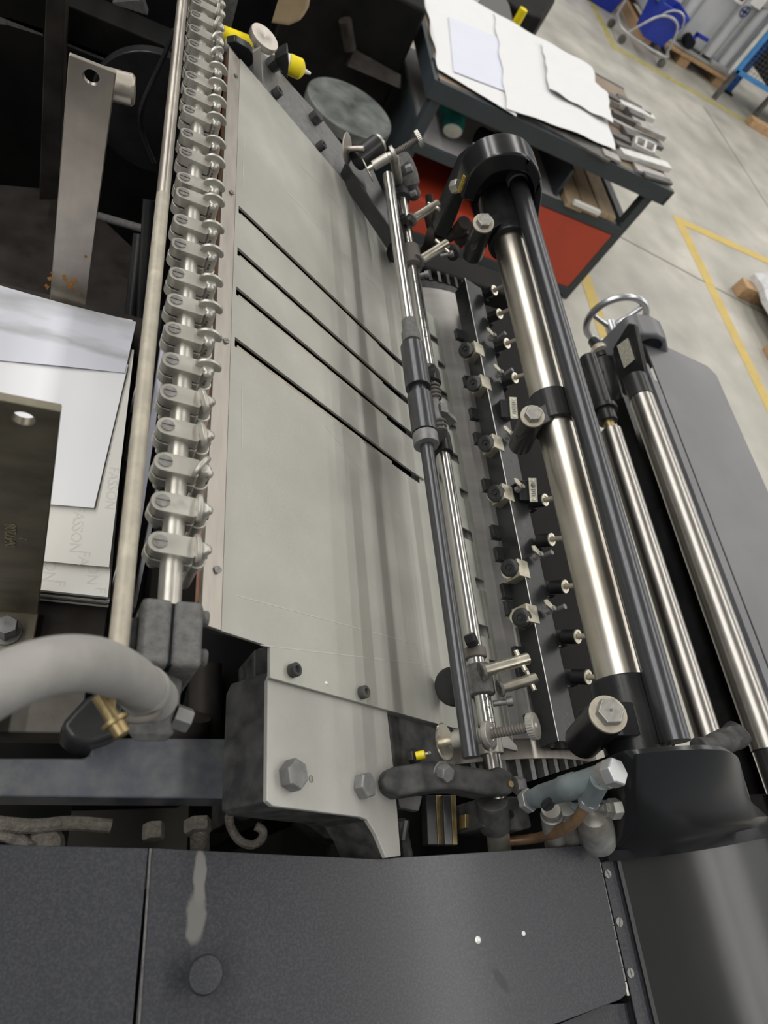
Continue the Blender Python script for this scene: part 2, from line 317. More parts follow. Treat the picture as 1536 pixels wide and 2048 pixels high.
def text_bm(txt, size, p, xd, yd, depth=0.0002, align='CENTER'):
    cu = bpy.data.curves.new('lettering', 'FONT'); cu.body = txt; cu.size = size; cu.extrude = depth; cu.align_x = align; cu.align_y = 'CENTER'; cu.resolution_u = 3
    o = bpy.data.objects.new('lettering', cu); C.objects.link(o); dg = bpy.context.evaluated_depsgraph_get()
    me = bpy.data.meshes.new_from_object(o.evaluated_get(dg)); bm = bmesh.new(); bm.from_mesh(me)
    bpy.data.objects.remove(o); bpy.data.meshes.remove(me); bpy.data.curves.remove(cu)
    xd = Vector(xd).normalized(); yd = (Vector(yd) - xd * Vector(yd).dot(xd)).normalized(); zd = xd.cross(yd); p = Vector(p)
    for v in bm.verts: v.co = p + xd * v.co.x + yd * v.co.y + zd * (v.co.z + depth)
    return bm
UP = Vector((0, 0, 1)); XD = Vector((1, 0, 0)); YD = Vector((0, 1, 0))
# ================================================================ the hall
b = BM(); bx(b, (-6, -4, -.05), (16, 22, 0)); fl = solo('floor', b, 'floor', 'pale worn concrete factory floor', 'floor', kind='structure')
def fline(p, q, w, mt, z=.002):
    p, q = Vector((*p, 0)), Vector((*q, 0)); t = (q - p).normalized(); n = Vector((-t.y, t.x, 0)) * w / 2
    b = BM(); prism(b, [p + n, p - n, q - n, q + n], (0, 0, z)); part('marking_line', b, mt, fl)
fline((4.62, 12), (4.62, 7.93), .10, 'oldline'); fline((4.57, 7.97), (9.5, 7.99), .10, 'oldline', .0032)
fline((4.26, 4.86), (4.30, 1.2), .11, 'line'); fline((4.3, 4.81), (7.0, 4.79), .10, 'line', .0032)
fline((2.86, 4.6), (2.82, 2.4), .10, 'line')
b = BM()
for p, q in (((2.4, 4.35), (9, 3.2)), ((5.9, 7.7), (6.3, 2.0))):
    p, q = Vector((*p, 0)), Vector((*q, 0)); t = (q - p).normalized(); n = Vector((-t.y, t.x, 0)) * .006
    prism(b, [p + n, p - n, q - n, q + n], (0, 0, .0015))
part('joint', b, 'mark', fl)
b = BM(); bx(b, (-6, 20, 0), (16, 20.2, 7)); solo('wall_far', b, 'tank', 'plain pale far wall of the hall', 'wall', kind='structure')
b = BM(); bx(b, (15.8, -4, 0), (16, 20, 7)); solo('wall_right', b, 'tank', 'plain pale side wall of the hall', 'wall', kind='structure')
b = BM(); bx(b, (-6, -4, 7.0), (16, 20, 7.2)); solo('ceiling', b, 'sign', 'plain grey ceiling of the hall', 'ceiling', kind='structure')
# ---------------------------------------------------------------- workbench
bench = thing('workbench', (1.92, 3.7, 0), 'dark slate steel workbench with red drawer fronts behind the press', 'workbench')
b = BM(); bx(b, (1.19, 3.2, .80), (2.66, 4.22, .83)); part('worktop', b, 'woodtop', bench, .004)
b = BM(); bx(b, (1.19, 3.185, .745), (2.665, 3.215, .832)); bx(b, (1.175, 3.185, .745), (1.205, 4.22, .832)); bx(b, (2.64, 3.185, .745), (2.665, 4.22, .8)); bx(b, (1.19, 4.2, .745), (2.665, 4.225, .832)); part('edge_frame', b, 'slate', bench, .003)
for x, y in ((1.23, 3.225), (2.565, 3.225), (1.23, 4.18), (2.565, 4.18)):
    b = BM(); bx(b, (x - .028, y - .028, 0), (x + .028, y + .028, .75)); part('leg', b, 'slate', bench, .004)
b = BM(); bx(b, (1.205, 3.25, .06), (1.22, 4.16, .60)); part('side_panel', b, 'slate', bench, .002)
b = BM(); bx(b, (1.21, 3.21, .50), (2.55, 4.16, .54)); part('shelf', b, 'shelf', bench, .002)
b = BM(); bx(b, (1.23, 3.19, .49), (2.56, 3.212, .545)); part('shelf_edge', b, 'slate', bench, .003)
b = BM(); bx(b, (2.53, 3.2, .50), (2.585, 4.16, .57)); part('shelf_rail', b, 'slate', bench, .003)
b = BM(); bx(b, (2.085, 3.24, .54), (2.105, 4.15, .70)); part('divider', b, 'slate', bench, .002)
b = BM(); bx(b, (1.22, 4.14, .06), (2.56, 4.16, .50)); bx(b, (1.75, 3.24, .06), (1.77, 4.14, .5)); bx(b, (1.22, 3.24, .05), (2.56, 4.14, .06)); bx(b, (2.545, 3.24, .06), (2.56, 4.14, .5)); part('carcass', b, 'cloth', bench)
b = BM(); bx(b, (1.775, 3.195, .085), (2.535, 3.215, .485)); part('drawer_front', b, 'red', bench, .004)
b = BM(); bx(b, (1.26, 3.195, .085), (1.745, 3.215, .27)); bx(b, (1.26, 3.215, .255), (1.745, 4.1, .27)); part('drawer_front', b, 'red', bench, .004)
b = BM(); bx(b, (1.25, 3.19, .03), (2.56, 3.215, .085)); part('bottom_rail', b, 'slate', bench, .003)
# on the worktop
Z0 = .832
def flat(pts, z, th): b = BM(); prism(b, [(p.x, p.y, z) for p in pts], (0, 0, th)); return b
P = lambda *a: [V(u, v, 1.268) for u, v in a]
solo('steel_plate', flat(P((862, 118), (905, 152), (968, 190), (1110, 268), (1215, 326), (1232, 316), (1175, 140), (1085, 92), (930, 20)), Z0, .012), 'bardark', 'dark steel plate lying under the white sheets on the workbench', 'metal plate', bevel=.001)
def paper(name, cs, z, mt, label, nx=26, ny=16, amp=.006, seed=0, group=None, edge=0.0):
    rnd = random.Random(seed); ph = [rnd.uniform(0, 6.28) for _ in range(6)]
    A, B_, C_, D_ = [V(u, v, 1.26) for u, v in cs]; g = []
    for i in range(nx + 1):
        row = []
        for j in range(ny + 1):
            s, t = i / nx, j / ny; p = A.lerp(B_, s).lerp(D_.lerp(C_, s), t); dz = amp * (1 + math.sin(9 * s + ph[0] + 3 * t)) * (math.sin(5 * t + ph[1]) + 1) * .5 + amp * .5 * (1 + math.sin(17 * t + 5 * s + ph[2]))
            if edge: p = p + Vector((math.sin(23 * s + ph[3]), math.sin(19 * s + ph[4]), 0)) * edge * (1 if j in (0, ny) else 0)
            p.z = z + dz; row.append(p)
        g.append(row)
    b = BM(); sheet(b, g, .0012); return solo(name, b, mt, label, 'paper', group)
paper('paper_sheet', ((836, -60), (876, 141), (1033, 236), (1010, 40)), Z0 + .014, 'benchpaper', 'large white sheet with a bluish sheet on it, at the left end of the workbench', seed=1, amp=.0008, edge=.007)
paper('paper_sheet', ((895, 38), (905, 148), (1048, 202), (1008, 86)), Z0 + .0195, 'paperb', 'bluish white sheet lying on top of the large white sheet on the workbench', seed=2, amp=.0005, group=None)
paper('paper_sheet', ((985, 30), (1010, 222), (1226, 306), (1180, 140)), Z0 + .022, 'benchpaper', 'creased white sheet hanging over the front edge in the middle of the workbench', seed=5, amp=.005, edge=.006)
paper('paper_sheet', ((1075, 95), (1090, 190), (1215, 260), (1204, 194)), Z0 + .040, 'benchpaper', 'crumpled white wrapping sheet on the heap nearest the metal bars', seed=9, amp=.006, edge=.003)
BARS = [((905, 405), (1025, 470), 14, .03, 'bardark', 'dark steel bar at the back of the heap of bars on the workbench'),
        ((838, 392), (905, 428), 16, .035, 'bardark', 'short dark bar with a notched end touching the crumpled paper'),
        ((913, 436), (1052, 500), 15, .03, 'barlight', 'long pale bar second from the back of the heap'),
        ((972, 505), (1098, 562), 26, .028, 'bar', 'wide pale grey flat bar in the middle of the heap'),
        ((935, 545), (1088, 606), 22, .022, 'bardark', 'wide dark flat bar in front of the wide pale bar'),
        ((860, 488), (1078, 598), 8, .018, 'bar', 'longest and thinnest grey bar running across the heap'),
        ((872, 545), (962, 588), 16, .02, 'bardark', 'dark bar beside the right edge of the white paper'),
        ((955, 628), (1085, 668), 14, .02, 'bardark', 'dark bar in front of the small open frame'),
        ((918, 642), (1116, 703), 16, .03, 'barlight', 'long white bar at the front of the heap'),
        ((985, 690), (1112, 742), 20, .016, 'bar', 'grey bar resting just in front of the long white bar'),
        ((1022, 722), (1134, 757), 12, .014, 'bardark', 'thin dark bar nearest the right corner of the workbench'),
        ((850, 632), (918, 664), 18, .012, 'bar', 'short grey bar under the front corner of the paper'),
        ((885, 470), (1000, 525), 10, .03, 'bardark', 'dark narrow bar between the wide pale bar and the thin grey bar'),
        ((900, 590), (985, 630), 12, .016, 'bardark', 'dark bar beside the left end of the small open frame'),
        ((1000, 462), (1040, 490), 14, .03, 'bar', 'short grey bar at the far right of the heap'),
        ((870, 415), (960, 460), 12, .028, 'bar', 'grey bar behind the long pale bar at the back of the heap'),
        ((945, 470), (1010, 500), 18, .035, 'bardark', 'short dark block lying across the middle of the heap')]
for k, (p, q, w, h, mt, lab) in enumerate(BARS):
    a = V(800 + p[0] * .479, p[1] * .479, 1.25); c = V(800 + q[0] * .479, q[1] * .479, 1.25); a.z = c.z = Z0 + (k % 3) * .004
    t = (c - a).normalized(); n = Vector((-t.y, t.x, 0)) * w * .0017; b = BM()
    prism(b, [a + n, a - n, c - n, c + n], (0, 0, h)); solo('printing_furniture_bar', b, mt, lab, 'metal bar', 'steel furniture bars on the workbench', .0015)
b = BM(); q = [V(800 + u * .479, v * .479, 1.24) for u, v in ((982, 578), (975, 612), (1050, 648), (1060, 612))]
for p in q: p.z = Z0 + .03
for i in range(4):
    t = (q[(i + 1) % 4] - q[i]).normalized(); box(b, (q[i] + q[(i + 1) % 4]) / 2, ((q[(i + 1) % 4] - q[i]).length + .012, .012, .03), (t, Vector((-t.y, t.x, 0)), UP))
t = ((q[2] + q[3]) - (q[0] + q[1])).normalized(); mid = sum(q, Vector()) / 4; s = ((q[1] + q[2]) - (q[0] + q[3])).normalized()
box(b, mid, ((q[1] - q[0]).length, .012, .03), (s, Vector((-s.y, s.x, 0)), UP)); solo('open_frame', b, 'barlight', 'small open pale metal frame with one crossbar among the bars', 'metal frame')
# on the shelf
for k, (u0, u1) in enumerate(((1118, 1138), (1141, 1166), (1169, 1190))):
    y1, y0 = 3.96, 3.17; x0 = 2.135 + k * .122; b = BM(); bx(b, (x0, y0 + .02 * k, .545), (x0 + .112, y1, .575)); solo('wooden_board', b, 'board_wood', ['tan board lying on the bench shelf beside the dark divider', 'tan board in the middle of the three on the bench shelf', 'tan board on the shelf beside the end rail of the workbench'][k], 'board', 'tan boards on the bench shelf', .002)
b = BM(); bx(b, (2.16, 3.15, .577), (2.34, 3.175, .60)); solo('wood_strip', b, 'white', 'pale wooden strip across the front ends of the tan boards', 'wood strip', bevel=.002)
g = thing('work_glove', (1.42, 3.40, .545), 'teal and cream work glove with open cuff on the bench shelf', 'glove')
b = BM(); c0 = VY(905, 262, 3.30); ax = (VY(915, 215, 3.42) - c0).normalized(); lathe(b, c0, ax, [(0, .050), (.05, .055), (.11, .05), (.16, .03), (.18, 0)], 20); part('hand', b, 'green', g)
b = BM(); lathe(b, c0 - ax * .003, ax, [(0, .047), (.004, .049), (.004, .040), (.05, .01), (.051, 0)], 14); part('cuff_lining', b, 'cream', g)
b = BM(); tube(b, smooth([VY(855, 185, 3.55) + XD * .08, VY(868, 205, 3.52) + XD * .08, VY(872, 230, 3.50) + XD * .07], 5), [.015] + [.038] * 9 + [.015], 10); solo('work_glove', b, 'green', 'teal glove lying behind the left front leg on the bench shelf', 'glove')
b = BM(); tube(b, smooth([VY(950, 272, 3.4), VY(985, 285, 3.35), VY(1020, 300, 3.3), VY(1045, 310, 3.28)], 5), [.03, .05, .055, .05, .05, .05, .06, .06, .055, .05, .05, .045, .04, .04, .03, .02], 9); solo('dark_cloth', b, 'cloth', 'crumpled black rag on the bench shelf beside the glove', 'rag')
# ---------------------------------------------------------------- tank on its pallet, trolley, rack
pal = thing('wooden_pallet', (6.1, 9.1, 0), 'wooden pallet carrying the white liquid tank', 'pallet')
for k in range(3): b = BM(); bx(b, (5.2 + k * .62, 8.58, 0), (5.36 + k * .62, 9.7, .10)); part('block', b, 'wood', pal, .004)
for k in range(2): b = BM(); bx(b, (5.18, 8.56 + k * .9, .10), (6.62, 8.72 + k * .9, .135)); part('deck_board', b, 'wood', pal, .003)
tk = thing('liquid_tank', (5.95, 9.1, .14), 'white ribbed liquid tank with a blue tap handle, on a wooden pallet', 'tank')
b = BM(); bx(b, (5.22, 8.72, .16), (6.62, 9.7, 1.3)); part('body', b, 'tank', tk, .05)
for x in (5.36, 5.56, 6.18, 6.44):
    b = BM(); cyl(b, (x, 8.70, .2), (x, 8.70, 1.25), .07, seg=20); part('rib', b, 'tank', tk, .01)
for x in (5.46, 5.66, 6.08, 6.31, 6.56):
    b = BM(); cyl(b, (x, 8.655, .15), (x, 8.655, 1.3), .012, seg=10); part('cage_bar', b, 'galv', tk)
b = BM(); bx(b, (5.2, 8.60, .14), (6.64, 8.70, .17)); part('cage_foot', b, 'galv', tk, .004)
for x0, x1 in ((5.32, 5.5), (6.22, 6.52)): b = BM(); bx(b, (x0, 8.58, .17), (x1, 8.66, .21)); part('foot_bracket', b, 'galv', tk, .006)
b = BM(); v0 = Vector((5.80, 8.60, .24)); cyl(b, v0 + Vector((0, .1, 0)), v0 - Vector((0, .05, 0)), .06, seg=20); part('tap', b, 'cloth', tk)
b = BM(); box(b, v0 + Vector((.08, -.03, .11)), (.20, .03, .04)); box(b, v0 + Vector((0, -.03, .08)), (.04, .03, .09)); part('tap_handle', b, 'blue', tk, .005)
b = BM(); q = [VY(1420, -10, 8.62), VY(1424, 6, 8.62), VY(1487, 43, 8.62), VY(1536, -10, 8.62)]; bx(b, (5.98, 8.63, .86), (6.60, 8.64, 1.32)); part('sign_plate', b, 'sign', tk, .003)
c = VY(1490, 24, 8.625); b = BM(); torus(b, (c.x, 8.629, c.z), (0, -1, 0), .055, .007, 36, 8); box(b, (c.x, 8.627, c.z), (.022, .003, .10)); box(b, (c.x, 8.627, c.z), (.1, .003, .02)); part('round_symbol', b, 'navy', tk)
c = VY(1481, 1, 8.625); b = BM(); bx(b, (c.x - .07, 8.624, c.z - .03), (c.x + .05, 8.629, c.z + .12)); part('warning_card', b, 'white', tk)
b = BM(); bx(b, (c.x - .02, 8.620, c.z), (c.x + .03, 8.6235, c.z + .05)); part('warning_print', b, 'redprint', tk)
c = VY(1507, 4, 8.625); b = BM(); bx(b, (c.x - .03, 8.624, c.z - .03), (c.x + .14, 8.629, c.z + .12)); part('white_card', b, 'white', tk)
tr = thing('mop_trolley', (5.15, 8.35, 0), 'grey tubular mop trolley with casters in front of the white tank', 'trolley')
b = BM(); fr = [VY(1240, 52, 8.5), VY(1262, 60, 8.45), VY(1295, 85, 8.3)]
tube(b, smooth([(4.72, 8.5, .14), (4.75, 8.18, .12), (5.35, 8.12, .12), (5.42, 8.48, .14)], 6), .014, 8); tube(b, smooth([(4.72, 8.5, .14), (4.72, 8.5, .5), (4.85, 8.5, .9)], 4), .014, 8); tube(b, smooth([(4.78, 8.18, .12), (4.95, 8.08, .42), (5.2, 8.08, .42), (5.33, 8.12, .14)], 6), .013, 8); tube(b, [(4.72, 8.5, .5), (5.3, 8.48, .42)], .012, 8); part('frame', b, 'galv', tr)
for x, y in ((4.77, 8.18), (5.36, 8.14), (4.72, 8.5), (5.42, 8.49)): b = BM(); cyl(b, (x, y - .015, .045), (x, y + .015, .045), .045, seg=18); part('caster', b, 'bardark', tr)
def bucket(x, y, z, s, lab):
    t = thing('mop_bucket', (x, y, z), lab, 'bucket', 'blue mop buckets'); b = BM(); h = .30 * s; w0, w1 = .12 * s, .165 * s
    lo = [(x - w0, y - w0, z), (x + w0, y - w0, z), (x + w0, y + w0, z), (x - w0, y + w0, z)]; hi = [(x - w1, y - w1, z + h), (x + w1, y - w1, z + h), (x + w1, y + w1, z + h), (x - w1, y + w1, z + h)]
    L0 = [b.verts.new(p) for p in lo]; H0 = [b.verts.new(p) for p in hi]; I0 = [b.verts.new((x + (p[0] - x) * .92, y + (p[1] - y) * .92, p[2])) for p in hi]; I1 = [b.verts.new((x + (p[0] - x) * .92, y + (p[1] - y) * .92, z + .02)) for p in lo]
    b.faces.new(L0[::-1]); b.faces.new(I1)
    for i in range(4):
        j = (i + 1) % 4
        for A, B_ in ((L0, H0), (H0, I0), (I0, I1)): b.faces.new((A[i], A[j], B_[j], B_[i]))
    part('tub', b, 'blue', t, .02 * s); b = BM(); torus(b, (x, y - w1, z + h * .62), (0, 1, .3), .13 * s, .008 * s, arc=(PI * 1.1, PI * 1.9)); part('bail_handle', b, 'galv', t); return t
bucket(5.12, 8.32, .16, 1.2, 'front blue mop bucket on the trolley, under the wringer')
bucket(4.72, 9.2, .0, 1.7, 'rear blue mop bucket standing behind the trolley')
b = BM(); lathe(b, (4.93, 8.30, .47), (.12, .1, 1), [(0, .07), (.30, .13), (.30, .12), (.02, .06)], 16); solo('mop_wringer', b, 'bluemesh', 'dull blue mesh mop wringer hung on the front bucket', 'wringer')
rk = thing('storage_rack', (6.86, 8.7, 0), 'dark blue perforated rack post beside the white tank', 'rack')
b = BM(); bx(b, (6.66, 8.60, 0), (6.78, 8.68, 3.0)); bx(b, (6.66, 9.6, 0), (6.78, 9.68, 3.0)); part('post', b, 'rackblue', rk, .004)
b = BM()
for k in range(28): cyl(b, (6.695, 8.603, .15 + k * .1), (6.695, 8.598, .15 + k * .1), .012, seg=8); cyl(b, (6.745, 8.603, .2 + k * .1), (6.745, 8.598, .2 + k * .1), .012, seg=8)
part('slot_holes', b, 'cloth', rk); b = BM(); bx(b, (6.63, 8.56, 0), (6.81, 8.72, .02)); part('foot', b, 'cloth', rk)
cg = thing('wire_cage', (7.3, 8.6, 0), 'light blue wire mesh cage box on dark legs at the right of the rack post', 'cage')
CZ = .34
b = BM(); bx(b, (6.18, 8.02, CZ), (8.2, 8.07, CZ + .045)); bx(b, (6.18, 8.02, CZ), (6.23, 8.07, 1.4)); bx(b, (6.18, 8.02, .95), (8.2, 8.06, .99)); part('frame', b, 'cageblue', cg, .004)
b = BM()
for k in range(30): bx(b, (6.24 + k * .06, 8.04, CZ), (6.244 + k * .06, 8.044, 1.4))
for k in range(26): bx(b, (6.23, 8.04, CZ + .04 + k * .04), (8.2, 8.043, CZ + .043 + k * .04))
part('mesh_panel', b, 'bardark', cg); b = BM(); bx(b, (6.83, 8.09, CZ + .01), (8.2, 8.9, 1.35)); part('dark_contents', b, 'cloth', cg)
for x in (6.24, 6.9): b = BM(); bx(b, (x, 8.1, 0), (x + .05, 8.15, CZ)); part('leg', b, 'bardark', cg)
b = BM(); bx(b, (6.75, 7.86, 0), (7.8, 7.98, .09)); solo('timber_plank', b, 'wood', 'pale timber lying on the floor below the wire cage', 'timber', bevel=.004)
# ---------------------------------------------------------------- wrapped pallet by the yellow line
wp = thing('wrapped_pallet', (5.3, 3.7, 0), 'plastic-wrapped load on a wooden pallet beside the yellow floor line', 'pallet')
for y in (4.06, 3.38, 2.7): b = BM(); bx(b, (4.56, y - .06, 0), (5.9, y + .06, .11)); part('bearer', b, 'wood', wp, .006)
b = BM(); g = []
for i in range(13):
    g.append([(4.66 + .03 * math.sin(i * 1.9) + .1 * j, 2.6 + i * .128, .16 + .05 * min(j, 2) + .01 * math.sin(i * 2.3 + j)) for j in range(10)])
sheet(b, g, .05); part('film_wrap', b, 'wrap', wp)
# ---------------------------------------------------------------- neighbouring machine behind the press
nb = thing('neighbouring_press', (.35, 3.9, 0), 'black machine body standing behind the far end of the press', 'machine')
b = BM(); bx(b, (-1.6, 3.5, 0), (1.12, 4.9, .95)); part('body', b, 'pit', nb, .02)
b = BM()
for k in range(6): q = VY(487 + k * 1.5, 62 - k * 9, 3.48); box(b, q, (.19, .02, .016))
part('vent_slats', b, 'grime', nb)
b = BM(); q = [VY(695, 133, 3.40), VY(708, 97, 3.48), VY(802, 150, 3.48), VY(802, 178, 3.40)]; prism(b, q, (0, .05, -.02)); part('tray', b, 'pitbrown', nb, .003)
b = BM(); cyl(b, VY(690, 40, 3.45), VY(700, 98, 3.45), .03, seg=16); part('strut', b, 'pitbrown', nb)
b = BM(); q = VY(1048, 18, 4.6); tube(b, [q, Vector((q.x, q.y, 0))], .026, 12); solo('yellow_post', b, 'yellow', 'short yellow post standing behind the white sheets', 'post')
b = BM(); prism(b, [V(u, v, 1.36) for u, v in ((975, -30), (1042, 20), (1086, 36), (1112, 0), (1120, -60), (1000, -80))], (0, 0, -.74)); solo('black_cabinet', b, 'pit', 'black machine cabinet behind the workbench', 'cabinet', bevel=.02)
b = BM(); prism(b, [V(958, 0, 1.30), V(985, 50, 1.30), V(1032, 62, 1.30), V(1020, 10, 1.30), V(1000, -30, 1.30)], (0, 0, -.058)); solo('grey_casing', b, 'castgrey', 'rounded grey casing between the paper and the black cabinet', 'casing', bevel=.01)
seat = [(468, -60), (478, 10), (500, 34), (545, 50), (578, 55), (603, 44), (617, 20), (632, -60)]
b = BM(); prism(b, [VY(u, v, 2.35) for u, v in seat], (0, .05, 0)); chr_ = thing('chair', (VY(550, 0, 2.37).x, 2.37, 0), 'chair with a smooth tan rounded backrest in front of the neighbouring machine', 'chair'); part('backrest', b, 'tan', chr_, .015)
q0 = VY(500, 20, 2.37); q1 = VY(600, 20, 2.37); b = BM(); tube(b, [(q0.x + .05, 2.41, q0.z), (q0.x + .05, 2.42, .45), (q0.x + .03, 2.45, 0)], .012, 10); tube(b, [(q1.x - .05, 2.41, q1.z), (q1.x - .05, 2.42, .45), (q1.x - .03, 2.45, 0)], .012, 10); part('post', b, 'pit', chr_)
b = BM(); bx(b, (q0.x, 2.43, .43), (q1.x, 2.80, .46)); part('seat', b, 'tan', chr_, .012)
st = thing('stool', (.86, 2.95, 0), 'round stool with a mottled dark seat in front of the neighbouring machine', 'stool')
c = (V(613, 195, 1.5) + V(785, 240, 1.5)) / 2; c = V(700, 218, 1.5); R_ = .205
b = BM(); lathe(b, c - UP * .04, UP, [(0, R_), (.045, R_), (.05, R_ - .008), (.045, R_ - .02), (.045, 0)], 56); part('seat', b, 'mottled', st, .003)
b = BM(); cyl(b, c - UP * .04, (c.x, c.y, .03), .03); lathe(b, (c.x, c.y, 0), UP, [(0, .2), (.02, .2), (.04, .04)], 32); part('pedestal', b, 'pit', st)
# ================================================================ the press: feed board
fb = thing('feed_board', W(.25, .1, -.75), 'sloping grey steel feed board with four long slots in the middle of the press', 'feed board')
yN1, yN2, yF = VB(429, 1257).y, VB(544, 1356).y, VB(526, 171).y
xL, xS = .1195, VB(540, 1340).x
SLOT = [VB(470, 411).y, VB(470, 497).y, VB(468, 577).y, VB(466, 680).y]; sx = VB(472, 600).x; sw = .0065
def bz(x):                             # height of the board skin: straight, then easing towards the level of the lay plate
    z = BZ - SL * (x - BX)
    return z if x < .40 else z + (x - .40) ** 2 * 1.6
xs = [xL, sx, xS, .22, .28, .34, .38, .40, .415, .43, .445]
ys = sorted([yN2, yN1, yF, .30, .40] + [y for s in SLOT for y in (s - sw, s + sw)])
b = BM(); vt = {}
def cell(x0, x1, y0, y1):
    ym = (y0 + y1) / 2
    if x0 >= sx - 1e-6 and any(abs(ym - s) < sw * .9 for s in SLOT): return False
    return not (x1 <= xS + 1e-6 and y1 <= yN1 + 1e-6)
def vv(x, y, lev):
    k = (round(x, 5), round(y, 5), lev)
    if k not in vt: vt[k] = b.verts.new(W(x, y, bz(x)) - BN * (.003 * lev))
    return vt[k]
cells = {(i, j) for i in range(len(xs) - 1) for j in range(len(ys) - 1) if cell(xs[i], xs[i + 1], ys[j], ys[j + 1])}
for i, j in cells:
    x0, x1, y0, y1 = xs[i], xs[i + 1], ys[j], ys[j + 1]
    b.faces.new((vv(x0, y0, 0), vv(x1, y0, 0), vv(x1, y1, 0), vv(x0, y1, 0))); b.faces.new((vv(x0, y1, 1), vv(x1, y1, 1), vv(x1, y0, 1), vv(x0, y0, 1)))
    for (di, dj), (p, q) in (((-1, 0), ((x0, y1), (x0, y0))), ((1, 0), ((x1, y0), (x1, y1))), ((0, -1), ((x0, y0), (x1, y0))), ((0, 1), ((x1, y1), (x0, y1)))):
        if (i + di, j + dj) not in cells: b.faces.new((vv(*p, 0), vv(*p, 1), vv(*q, 1), vv(*q, 0)))
part('top_plate', b, 'board', fb, ang=20)
b = BM()                               # pale fine scratches lying on the skin
for p, q, w in (((573, 383), (900, 735), .0007), ((650, 850), (880, 1140), .0006), ((486, 330), (488, 376), .0008), ((490, 270), (486, 330), .0004), ((520, 1290), (860, 1330), .0004), ((470, 1190), (840, 1290), .0004), ((484, 770), (484, 900), .0005), ((600, 330), (900, 640), .0004)):
    p, q = VB(*p, .0001), VB(*q, .0001)
    if max(p.x, q.x) > .40: f = (.40 - p.x) / (q.x - p.x); q = p.lerp(q, f)
    t = (q - p).normalized(); n = t.cross(BN) * w; prism(b, [p + n, p - n, q - n, q + n], BN * .00008)
part('scratch_pattern', b, 'faint', fb)
b = BM(); prism(b, [W(.101, yN1, BZ + .0045), W(.101, 1.055, BZ + .0045), W(.1193, 1.055, bz(.1193) + .0005), W(.1193, yN1, bz(.1193) + .0005)], -BN * .004); es = part('edge_strip', b, 'strip', fb, .0006)
for u, v in ((424, 1137), (437, 673), (447, 372), (453, 132)):
    p = VB(u, v, .0004); p.x = .1135; p.z = 2.1 + bz(.1135) + .002; b = BM(); dhead(b, p, (.2, 0, 1), .0033, .0012, random.random() * 3); part('screw', b, 'screw', es)
b = BM()
for s in SLOT: bx(b, W(sx - .004, s - .009, -.9), W(.44, s - .0075, -.55)) if False else prism(b, [W(x, s - sw - .0004, bz(x) - .0034) for x in (sx + .004, .25, .375)] + [W(x, s - sw - .0008, bz(x) - .018) for x in (.375, .25, sx + .004)], (0, .0085, 0))
part('slot_guide', b, 'rod', fb)
b = BM(); prism(b, [W(.125, .30, bz(.125) - .03), W(.44, .30, bz(.44) - .03), W(.44, .30, bz(.44) - .05), W(.125, .30, bz(.125) - .05)], (0, .76, 0)); part('under_tray', b, 'pit', fb)
for u, v in ((583, 1342), (722, 1386)):
    p = VB(u, v, -.0002); b = BM(); lathe(b, p, BN, [(0, .0062), (.0065, .0062), (.0072, .0055), (.0072, .0032), (.0045, .0026), (.0045, 0)], 24); part('cap_screw', b, 'blackdull', fb)
b = BM(); lathe(b, VB(653, 1366), BN, [(0, .0018), (.0008, .0012), (.0009, 0)], 14); part('pin', b, 'barlight', fb)
# near side plate: thick steel flange under the board, parallel to it
OFF = -.0045
sp = thing('side_plate', VB(600, 1600, -.1), 'thick grey side plate with two large hex bolts, near the feed board edge', 'side plate')
out = [(536, 1362), (534, 1602), (546, 1612), (720, 1634), (735, 1640), (752, 1668), (772, 1716), (802, 1712), (790, 1560), (775, 1426), (880, 1440), (880, 1380), (600, 1330)]
b = BM(); prism(b, [VB(u, v, OFF) for u, v in out[:10]] + [VB(775, 1395, OFF), VB(545, 1340, OFF)], -BN * .0045); part('flange', b, 'steel', sp, .0008)
b = BM(); prism(b, [VB(u, v, OFF - .005) for u, v in out[:10]] + [VB(775, 1395, OFF - .005), VB(545, 1340, OFF - .005)], -BN * .05); part('black_web', b, 'blackdull', sp, .001)
b = BM(); prism(b, [VB(u, v, OFF - .001) for u, v in ((777, 1428), (789, 1545), (905, 1520), (895, 1470), (862, 1452))], -BN * .012); part('dark_web', b, 'blackdull', sp, .001)
for u, v, r, h, a0 in ((578, 1552, .0125, .011, .2), (722, 1573, .0118, .010, .75)):
    b = BM(); bolt(b, VB(u, v, OFF), BN, r, h, 0, None, a0); part('hex_bolt', b, 'bolt', sp, .0006)
b = BM(); lathe(b, VB(622, 1558, OFF), BN, [(0, .0028), (.0002, .0028), (.0002, .0022), (0, .0022)], 20); part('centre_mark', b, 'mark', sp)
gn = VB(825, 1514, OFF); b = BM(); hexa(b, gn - BN * .004, BN, .0085, .009); part('nipple_nut', b, 'black', sp, .0005)
b = BM(); lathe(b, gn + BN * .004, (.9, .1, .5), [(0, .0045), (.009, .0045), (.010, .003)], 18); part('yellow_cap', b, 'yellow', sp)
b = BM(); lathe(b, gn + BN * .004 + Vector((.9, .1, .5)).normalized() * .010, (.9, .1, .5), [(0, .002), (.003, .002), (.004, .0028), (.006, .0015), (.0065, 0)], 12); part('grease_tip', b, 'boltbright', sp)
